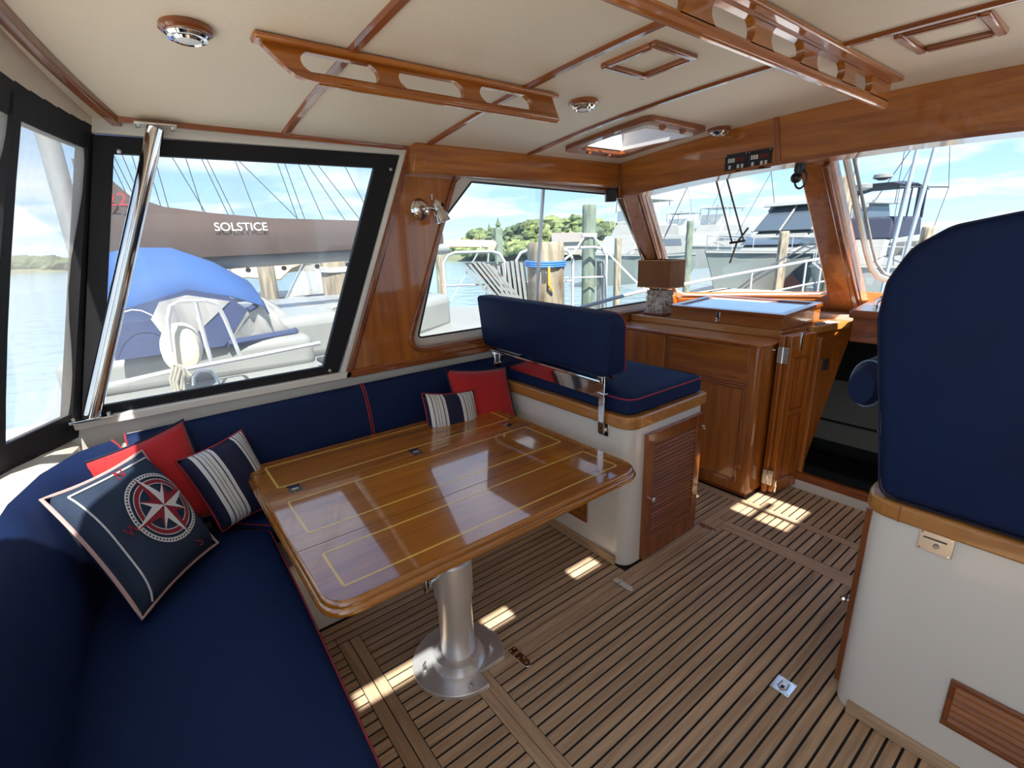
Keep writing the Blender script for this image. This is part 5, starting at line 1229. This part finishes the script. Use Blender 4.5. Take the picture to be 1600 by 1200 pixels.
# radar mast of the trawler and yacht masts beyond
def mast(px, py0, px1, py1, r, rad, label, spread=None):
    a = at(px, py0, r); b = at(px1, py1, r); d = b - a; ro = root('mast', (a.x, a.y, a.z), label, 'mast', 'bare masts beyond the helm seat')
    build(MB().tube([a - d * ((a.z - WZ) / d.z), b + d * .9], rad, 8), 'spar', mat('spar grey', srgb(168, 172, 176), .4, .3), ro)
    if spread:
        m_ = a.lerp(b, spread); w = AX_R * .7
        build(MB().tube([m_ - w, m_ + w], .02, 6), 'spreader', WIRE, ro)
        for s in (1, -1): build(MB().tube([m_ + w * s, a + w * s * .8], .008, 5), 'shroud', WIRE, ro); build(MB().tube([m_ + w * s, b + d * .6], .008, 5), 'shroud', WIRE, ro)
    return ro
mast(1392, 400, 1432, 240, 17, .05, 'pale leaning mast nearest the helm seat back', None)
mast(1420, 380, 1460, 235, 19, .06, 'grey mast with spreaders rising behind the helm seat', .62)
tm = mast(1322, 355, 1336, 275, 19, .05, 'stubby radar mast with white domes above the navy bimini', None)
for q in (.35, .72): build(MB().lathe(at(1322, 355, 19).lerp(at(1336, 275, 19), q) + AX_R * .28, (0, 0, 1), [(.1, 0), (.26, .06), (.26, .16), (.08, .22)], 14), 'radar_dome', GEL, tm)

# ---- sailboat with tan bimini seen through the sliding window
tbm = root('cruising_boat', tuple(at(715, 470, 9.5).xy) + (WZ,), 'cruising boat with tan bimini and white rails off the sliding window', 'sailboat')
c = at(715, 470, 9.5); U_ = Vector((AX_R.x, AX_R.y, 0)).normalized(); V_ = Vector((-U_.y, U_.x, 0))
G = lambda u, v, z: Vector((c.x, c.y, 0)) + U_ * u + V_ * v + Vector((0, 0, z))
hr = []
for u, hw in ((-4.5, .9), (-2, 1.35), (0, 1.5), (1.6, 1.35), (2.2, 1.0)):
    hr.append([G(u, -hw, .02), G(u, -hw * .95, -.4), G(u, -hw * .7, -1.1), G(u, hw * .7, -1.1), G(u, hw * .95, -.4), G(u, hw, .02)])
build(MB().loft(hr), 'hull', GEL, tbm, smooth=50)
build(MB().hexa([G(-4, -.8, 0), G(-.4, -.95, 0), G(-.4, .95, 0), G(-4, .8, 0)], [G(-3.7, -.6, .34), G(-.7, -.75, .34), G(-.7, .75, .34), G(-3.7, .6, .34)]), 'cabin_trunk', GEL, tbm, bevel=.05)
bim = MB().loft([[G(u, v, 1.50 + .10 * (1 - (v / 1.0) ** 2) - .04 * abs(u + .1)) for v in (-1, -.6, 0, .6, 1)] for u in (-1.2, -.6, 0, .45, .72)], closed=False)
o = build(bim, 'bimini_top', TANC, tbm, smooth=60); o.modifiers.new('s', 'SOLIDIFY').thickness = .03
build(MB().tube([G(.74, -1, 1.44), G(.74, 0, 1.5), G(.74, 1, 1.44)], .06, 6), 'bimini_edge', TANC, tbm)
for u0, u1 in ((-.9, -1.1), (.55, .7), (-.35, .6)): build(MB().tube([G(u0, -1, .05), G(u1, -1, 1.5)], .015, 6), 'bimini_frame', SS, tbm)
for u0, u1, v in ((-.05, .95, -1.2), (1.15, 2.1, -1.0), (1.9, 2.8, -.3)):
    build(MB().tube([G(u0, v, .03), G(u0, v, 1.22), G(u0 + .08, v, 1.34), G(u0 + .2, v, 1.38), G(u1 - .2, v, 1.38), G(u1 - .08, v, 1.34), G(u1, v, 1.22), G(u1, v, .03)], .026, 8), 'stern_rail', WRAIL, tbm)
    build(MB().tube([G(u0, v, .85), G(u1, v, .85)], .016, 6), 'rail_bar', WRAIL, tbm)
for u0, lean, n_ in ((.30, .75, 7), (.85, .1, 6)):
    cu_ = root('slatted_seat', tuple(G(u0, -1.25, .45))); cu_.parent = tbm; cu_.location = G(u0, -1.25, .45) - wloc(tbm)
    for k in range(n_):
        a = G(u0 + .075 * k + lean, -1.25, .22); b = G(u0 + .075 * k, -1.22, 1.22 - .008 * (k - 3) ** 2); build(MB().obox((a + b) / 2, (b - a) / 2, U_ * .024, V_ * .02), 'slat', GEL, cu_)
    build(MB().obox(G(u0 + .035 * n_ + lean * .5, -1.2, .82), (G(u0, 0, 1.2) - G(u0 + lean, 0, .42)) / 2, U_ * .036 * n_, V_ * .008), 'backing', RUBBER, cu_)
build(MB().tube([G(-1.6, -1.2, 1.2), G(.3, -1.3, .35)], .018, 6), 'boat_hook', WIRE, tbm)
build(MB().ball(G(1.3, -1.4, .42), .16), 'fender', GEL, tbm)
for u in (-1.1, -.5): build(MB().lathe(G(u, -1.15, .03), (0, 0, 1), [(.10, 0), (.07, .08), (.075, .16), (.05, .2)], 14), 'winch', SS, tbm)
build(MB().obox(G(-2.0, -1.05, .05), U_ * .5, V_ * .12, Vector((0, 0, .03))), 'deck_hatch', RUBBER, tbm, bevel=.01)
build(MB().obox(G(.9, .5, .25), U_ * .25, V_ * .25, Vector((0, 0, .22))), 'engine_cover', RUBBER, tbm, bevel=.06)
for z in (.35, .65): build(MB().tube([G(-4, -1.0, z), G(-2, -1.36, z), G(-.05, -1.45, z)], .008, 5), 'lifeline', SS, tbm)
for u in (-3.4, -2.3, -1.2): build(MB().tube([G(u, -1.3, .0), G(u, -1.3, .68)], .014, 6), 'stanchion', SS, tbm)

# ---- boat beyond with tan canvas, seen past the blue dodger
tc2 = root('day_sailer', tuple(at(470, 450, 9.4).xy) + (WZ,), 'white day sailer with tan canvas beyond the blue dodger', 'sailboat')
c = at(470, 450, 9.4); G = lambda u, v, z: Vector((c.x, c.y, 0)) + U_ * u * 1.27 + V_ * v * 1.1 + Vector((0, 0, max(1.5 + (z - 1.5) * 1.27, -1.2)))
build(MB().loft([[G(u, -hw, .55), G(u, -hw * .9, -1.1), G(u, hw * .9, -1.1), G(u, hw, .55)] for u, hw in ((-2.0, .9), (-1.5, 1.2), (.8, 1.2), (2.4, .5))]), 'hull', GEL, tc2, smooth=40)
build(MB().hexa([G(-1.6, -.8, .5), G(.55, -.8, .5), G(.45, .8, .5), G(-1.6, .8, .5)], [G(-1.6, -.65, .93), G(.30, -.65, .93), G(.2, .65, .93), G(-1.6, .65, .93)]), 'cabin_trunk', GEL, tc2, bevel=.06, seg=3)
build(MB().hexa([G(-.22, -.80, .68), G(.34, -.80, .68), G(.34, -.7, .68), G(-.22, -.7, .68)], [G(-.16, -.76, .80), G(.26, -.76, .80), G(.26, -.66, .80), G(-.16, -.66, .80)]), 'port_light', DGL, tc2, bevel=.03, seg=3)
build(MB().tube([G(-1.4, -.7, .90), G(-1.35, -.7, .97), G(-.45, -.7, .97), G(-.38, -.7, .90)], .014, 6), 'hand_rail', WIRE, tc2)
for u0, u1, z0, z1, mt in ((-.7, .1, 1.18, 1.38, TANC), (.2, 1.6, 1.42, 1.58, TANC)):
    o = build(MB().loft([[G(u, v, z1 - (z1 - z0) * abs(v) ** 2 - .1 * abs(u - (u0 + u1) / 2)) for v in (-.9, -.5, 0, .5, .9)] for u in (u0, (u0 + u1) / 2, u1)], closed=False), 'canvas_top', mt, tc2, smooth=60); o.modifiers.new('s', 'SOLIDIFY').thickness = .03
sheet([G(.15, -.85, .95), G(.62, -.85, .98), G(.85, -.85, 1.5), G(.55, -.85, 1.52)], 'wind_screen', CLEAR, tc2)
for u0, u1 in ((.1, .5), (.65, .85), (-.6, -.5)): build(MB().tube([G(u0, -.86, .9), G(u1, -.86, 1.5)], .014, 6), 'canvas_frame', SS, tc2)

# ---- pilings
def piling(px, ptop, r, rad, mt, label, rope=None, lean=0):
    p = at(px, ptop, r); ro = root('piling', (p.x, p.y, WZ), label, 'piling')
    rings = []; rr = random.Random(int(px)); n = 14; wob = [1 + rr.uniform(-.09, .09) for _ in range(n)]
    for z, s in ((WZ - .5, 1.05), (WZ + .6, 1.02), (p.z - .5, 1), (p.z - .1, .99), (p.z - .02, .96), (p.z, .9)):
        rings.append([(p.x + lean * (z - p.z) + rad * s * wob[k] * cos(2 * pi * k / n), p.y + rad * s * wob[k] * sin(2 * pi * k / n), z) for k in range(n)])
    build(MB().loft(rings), 'timber', mt, ro, smooth=40)
    if rope:
        z, rm = rope
        for k in range(3): build(MB().tube([(p.x + (rad + .012) * cos(a), p.y + (rad + .012) * sin(a), z + .022 * k + .01 * sin(a)) for a in [2 * pi * j / 20 for j in range(20)]], .013, 6, closed=True), 'rope_turn', rm, ro)
    return ro, p
r1_, p1_ = piling(852, 378, 5.6, .205, PILE, 'thick weathered piling with blue rope behind the sliding window', (1.25, BLUER))
build(MB().tube([p1_ + Vector((-.12, -.19, -.26)), p1_ + Vector((-.13, -.20, -.45)), p1_ + Vector((-.08, -.2, -.52))], .014, 6), 'yellow_strap', mat('yellow strap', srgb(214, 160, 60), .7), r1_)
r2_, p2_ = piling(921, 320, 9.5, .125, PILEG, 'tall green stained piling right of the sliding window', (at(921, 369, 9.5).z, CREAM))
build(MB().tube([at(929, 371, 9.4), at(962, 408, 9), at(990, 437, 8.6), at(1030, 470, 8.2)], .016, 6), 'mooring_line', CREAM, r2_); build(MB().tube([at(912, 372, 9.4), at(895, 396, 8), at(884, 404, 6)], .014, 6), 'mooring_line', CREAM, r2_)
build(MB().box(p2_.x + .05, p2_.x + .19, p2_.y - .27, p2_.y - .16, -.9, at(925, 408, 9.5).z), 'ladder_post', GEL, r2_)
piling(684, 362, 15, .12, PILE, 'slim grey piling left of the tan bimini', None)
piling(778, 356, 16, .14, PILEG, 'pale piling rising above the stern rails', None)
piling(412, 401, 7.6, .11, PILE, 'short square-topped piling behind the blue dodger', None)
piling(520, 400, 7.1, .17, PILE, 'broad mossy piling near the black window edge', (1.22, CREAM))
piling(1079, 345, 22, .13, PILEG, 'slender piling behind the table lamp and wiper', None)
piling(1226, 361, 20, .16, PILE, 'piling in front of the motor yacht wheelhouse', None)
piling(1452, 354, 19, .17, PILE, 'piling beside the trawler yacht', None)
piling(966, 372, 18, .12, PILE, 'low piling in front of the left sport fisher', None)
piling(1320, 276, 12, .17, PILE, 'tall piling just past the windscreen mullion', None)
# mooring lines ahead, dinghy anchor on own rail
ml = root('mooring_line', tuple(at(1290, 385, 9)), 'pair of dark mooring lines slanting down to the right of the bow rail', 'rope')
for k in range(2): build(MB().tube([at(1320, 348 + 12 * k, 12), at(1240, 395 + 9 * k, 9), at(1180, 430 + 8 * k, 8), at(1140, 462 + 6 * k, 7.4), Vector((6.0, 1.7 - .1 * k, .76))], .014, 6), 'line', RUBBER, ml)
ty = at(1228, 443, 17); tag(build(MB().tube([Vector((ty.x, ty.y, WZ + .16)) + Vector((AX_R.x, AX_R.y, 0)) * (1.1 * cos(a)) + Vector((AX_F.x, AX_F.y, 0)) * (.6 * sin(a)) for a in [2 * pi * k / 24 for k in range(24)]], .17, 8, closed=True), 'inflatable_dinghy', GEL, None), 'white inflatable tender floating below the bow rail', 'dinghy')

# ---- far shore and woods
LAND = mat('far shore', srgb(96, 100, 72), .95, noise=.2, nscale=.2); SAND = mat('rocky shore', srgb(136, 124, 104), .95)
def shore(pts, h, nm, label):
    rings = []
    for px, r in pts:
        a = at(px, 410, r); b = at(px, 410, r + 40); rings.append([(a.x, a.y, WZ - .1), (a.x + (b.x - a.x) * .1, a.y + (b.y - a.y) * .1, WZ + h), (b.x, b.y, WZ + h * 2), (b.x, b.y, WZ - .1)])
    build(MB().loft(rings), nm, LAND, label=label, cat='shore')
shore([(600, 95), (700, 82), (800, 72), (900, 66), (1000, 66), (1060, 72)], .9, 'far_shore', 'wooded far bank across the water beyond the sliding window')
shore([(-220, 120), (0, 125), (120, 130), (260, 140), (420, 135), (560, 125), (640, 120)], .7, 'far_shore', 'low hazy far bank across the water aft and to port')
LEAF = [mat('leaf green %d' % k, c, .9, col2=c2, nscale=1.4, detail=6) for k, (c, c2) in enumerate(((srgb(50, 66, 40), srgb(104, 120, 72)), (srgb(66, 80, 46), srgb(132, 142, 86)), (srgb(44, 58, 42), srgb(88, 102, 66))))]
BARK = mat('bark', srgb(76, 64, 52), .9)
rt = random.Random(11)
def tree(px, r, ztop, w, k, label, group, conifer=False):
    p = at(px, 400, r); base = WZ + .8; H_ = ztop - base
    ro = root('tree', (p.x, p.y, base), label, 'tree', group)
    build(MB().tube([(p.x, p.y, base - .3), (p.x, p.y, base + H_ * .5)], [.16, .1], 7), 'trunk', BARK, ro)
    mb = MB()
    if conifer:
        for q in range(6):
            z = base + H_ * (.15 + .14 * q); mb.lathe((p.x, p.y, z), (0, 0, 1), [(w * (1 - .15 * q) * .5, 0), (w * (1 - .15 * q) * .22, H_ * .1), (.02, H_ * .22)], 9)
    else:
        for q in range(46):
            a = rt.uniform(0, 2 * pi); rr = w * .5 * sqrt(rt.random()); h = rt.random(); env = (1 - (2 * h - .9) ** 2 * .75)
            s = w * rt.uniform(.09, .19); c = Vector((p.x + rr * env * cos(a), p.y + rr * env * sin(a), base + H_ * (.16 + .74 * h)))
            nb0 = len(mb.v); mb.ball(c, s, 7, 5, (1, 1, .8))
            for i in range(nb0, len(mb.v)): mb.v[i] = c + (mb.v[i] - c) * rt.uniform(.72, 1.3)
    build(mb, 'crown', LEAF[k], ro, smooth=0)
ET = 'woods on the far bank'
for px, py, r, w, k in ((682, 397, 90, 6.5, 0), (700, 390, 86, 6, 2), (716, 385, 85, 6, 0), (735, 372, 82, 6, 1), (748, 360, 80, 6.5, 0), (762, 365, 78, 6, 1), (775, 360, 77, 6, 0), (788, 362, 76, 6, 1), (800, 356, 75, 6, 2), (812, 354, 74, 6.5, 0), (828, 344, 73, 7, 2), (846, 345, 72, 7, 0), (862, 340, 71, 7, 1), (880, 342, 70, 7, 1), (897, 338, 70, 7, 0), (915, 340, 70, 6.5, 1), (932, 346, 70, 6.5, 2), (948, 350, 70, 6, 0), (965, 352, 71, 6, 2), (982, 352, 71, 6, 2), (1000, 350, 71, 6.5, 0), (1020, 356, 72, 6, 2), (1045, 362, 73, 6, 2)):
    tree(px, r + 6, at(px, py, r + 6).z, w, k, 'leafy green tree in the dense wood on the far bank', ET)
for px, py, r, w, k in ((742, 384, 76, 5, 1), (772, 382, 72, 5.5, 1), (802, 380, 70, 5, 1), (835, 376, 68, 5, 1), (868, 378, 67, 5.5, 0), (905, 376, 66, 5, 1), (940, 380, 66, 5, 0), (975, 382, 67, 5, 2), (1010, 384, 68, 5, 0)):
    tree(px, r + 3, at(px, py, r + 3).z, w, k, 'paler rounded tree along the front of the far wood', 'front row of the far wood')
tree(766, 80, at(766, 352, 80).z, 2.6, 2, 'dark pointed conifer rising above the far wood, the slimmer one', None, True)
tree(780, 80, at(780, 344, 80).z, 4.0, 2, 'dark pointed conifer rising above the far wood, the broader one', None, True)
for px, py in ((-160, 424), (-120, 420), (-80, 424), (-40, 420), (-5, 420), (25, 414), (48, 409), (70, 412), (92, 414), (112, 412), (128, 410), (150, 412), (185, 410), (360, 388), (385, 384), (410, 382), (435, 380), (460, 384), (485, 382), (510, 384), (540, 386), (565, 384), (590, 382), (620, 380), (650, 382)):
    tree(px, 135, at(px, py, 135).z + rt.uniform(-.3, .5), 9, 2, 'hazy low tree on the far bank aft and to port', 'trees of the low far bank')
hz = root('shore_house', tuple(at(955, 405, 68).xy) + (WZ + .8,), 'grey roofed house half hidden in the far wood', 'house')
c = at(890, 392, 66); G = lambda u, v, z: Vector((c.x, c.y, WZ)) + U_ * u + V_ * v + Vector((0, 0, z))
build(MB().hexa([G(-2, 0, .8), G(2, 0, .8), G(2, 3, .8), G(-2, 3, .8)], [G(-2, 0, 2.4), G(2, 0, 2.4), G(2, 3, 2.4), G(-2, 3, 2.4)]), 'wall', mat('shingle grey', srgb(140, 134, 124), .9), hz)
build(MB().hexa([G(-2.3, -.3, 2.4), G(2.3, -.3, 2.4), G(2.3, 3.3, 2.4), G(-2.3, 3.3, 2.4)], [G(-2.3, 1.4, 3.6), G(2.3, 1.4, 3.6), G(2.3, 1.6, 3.6), G(-2.3, 1.6, 3.6)]), 'roof', mat('grey roof', srgb(112, 108, 104), .9), hz)
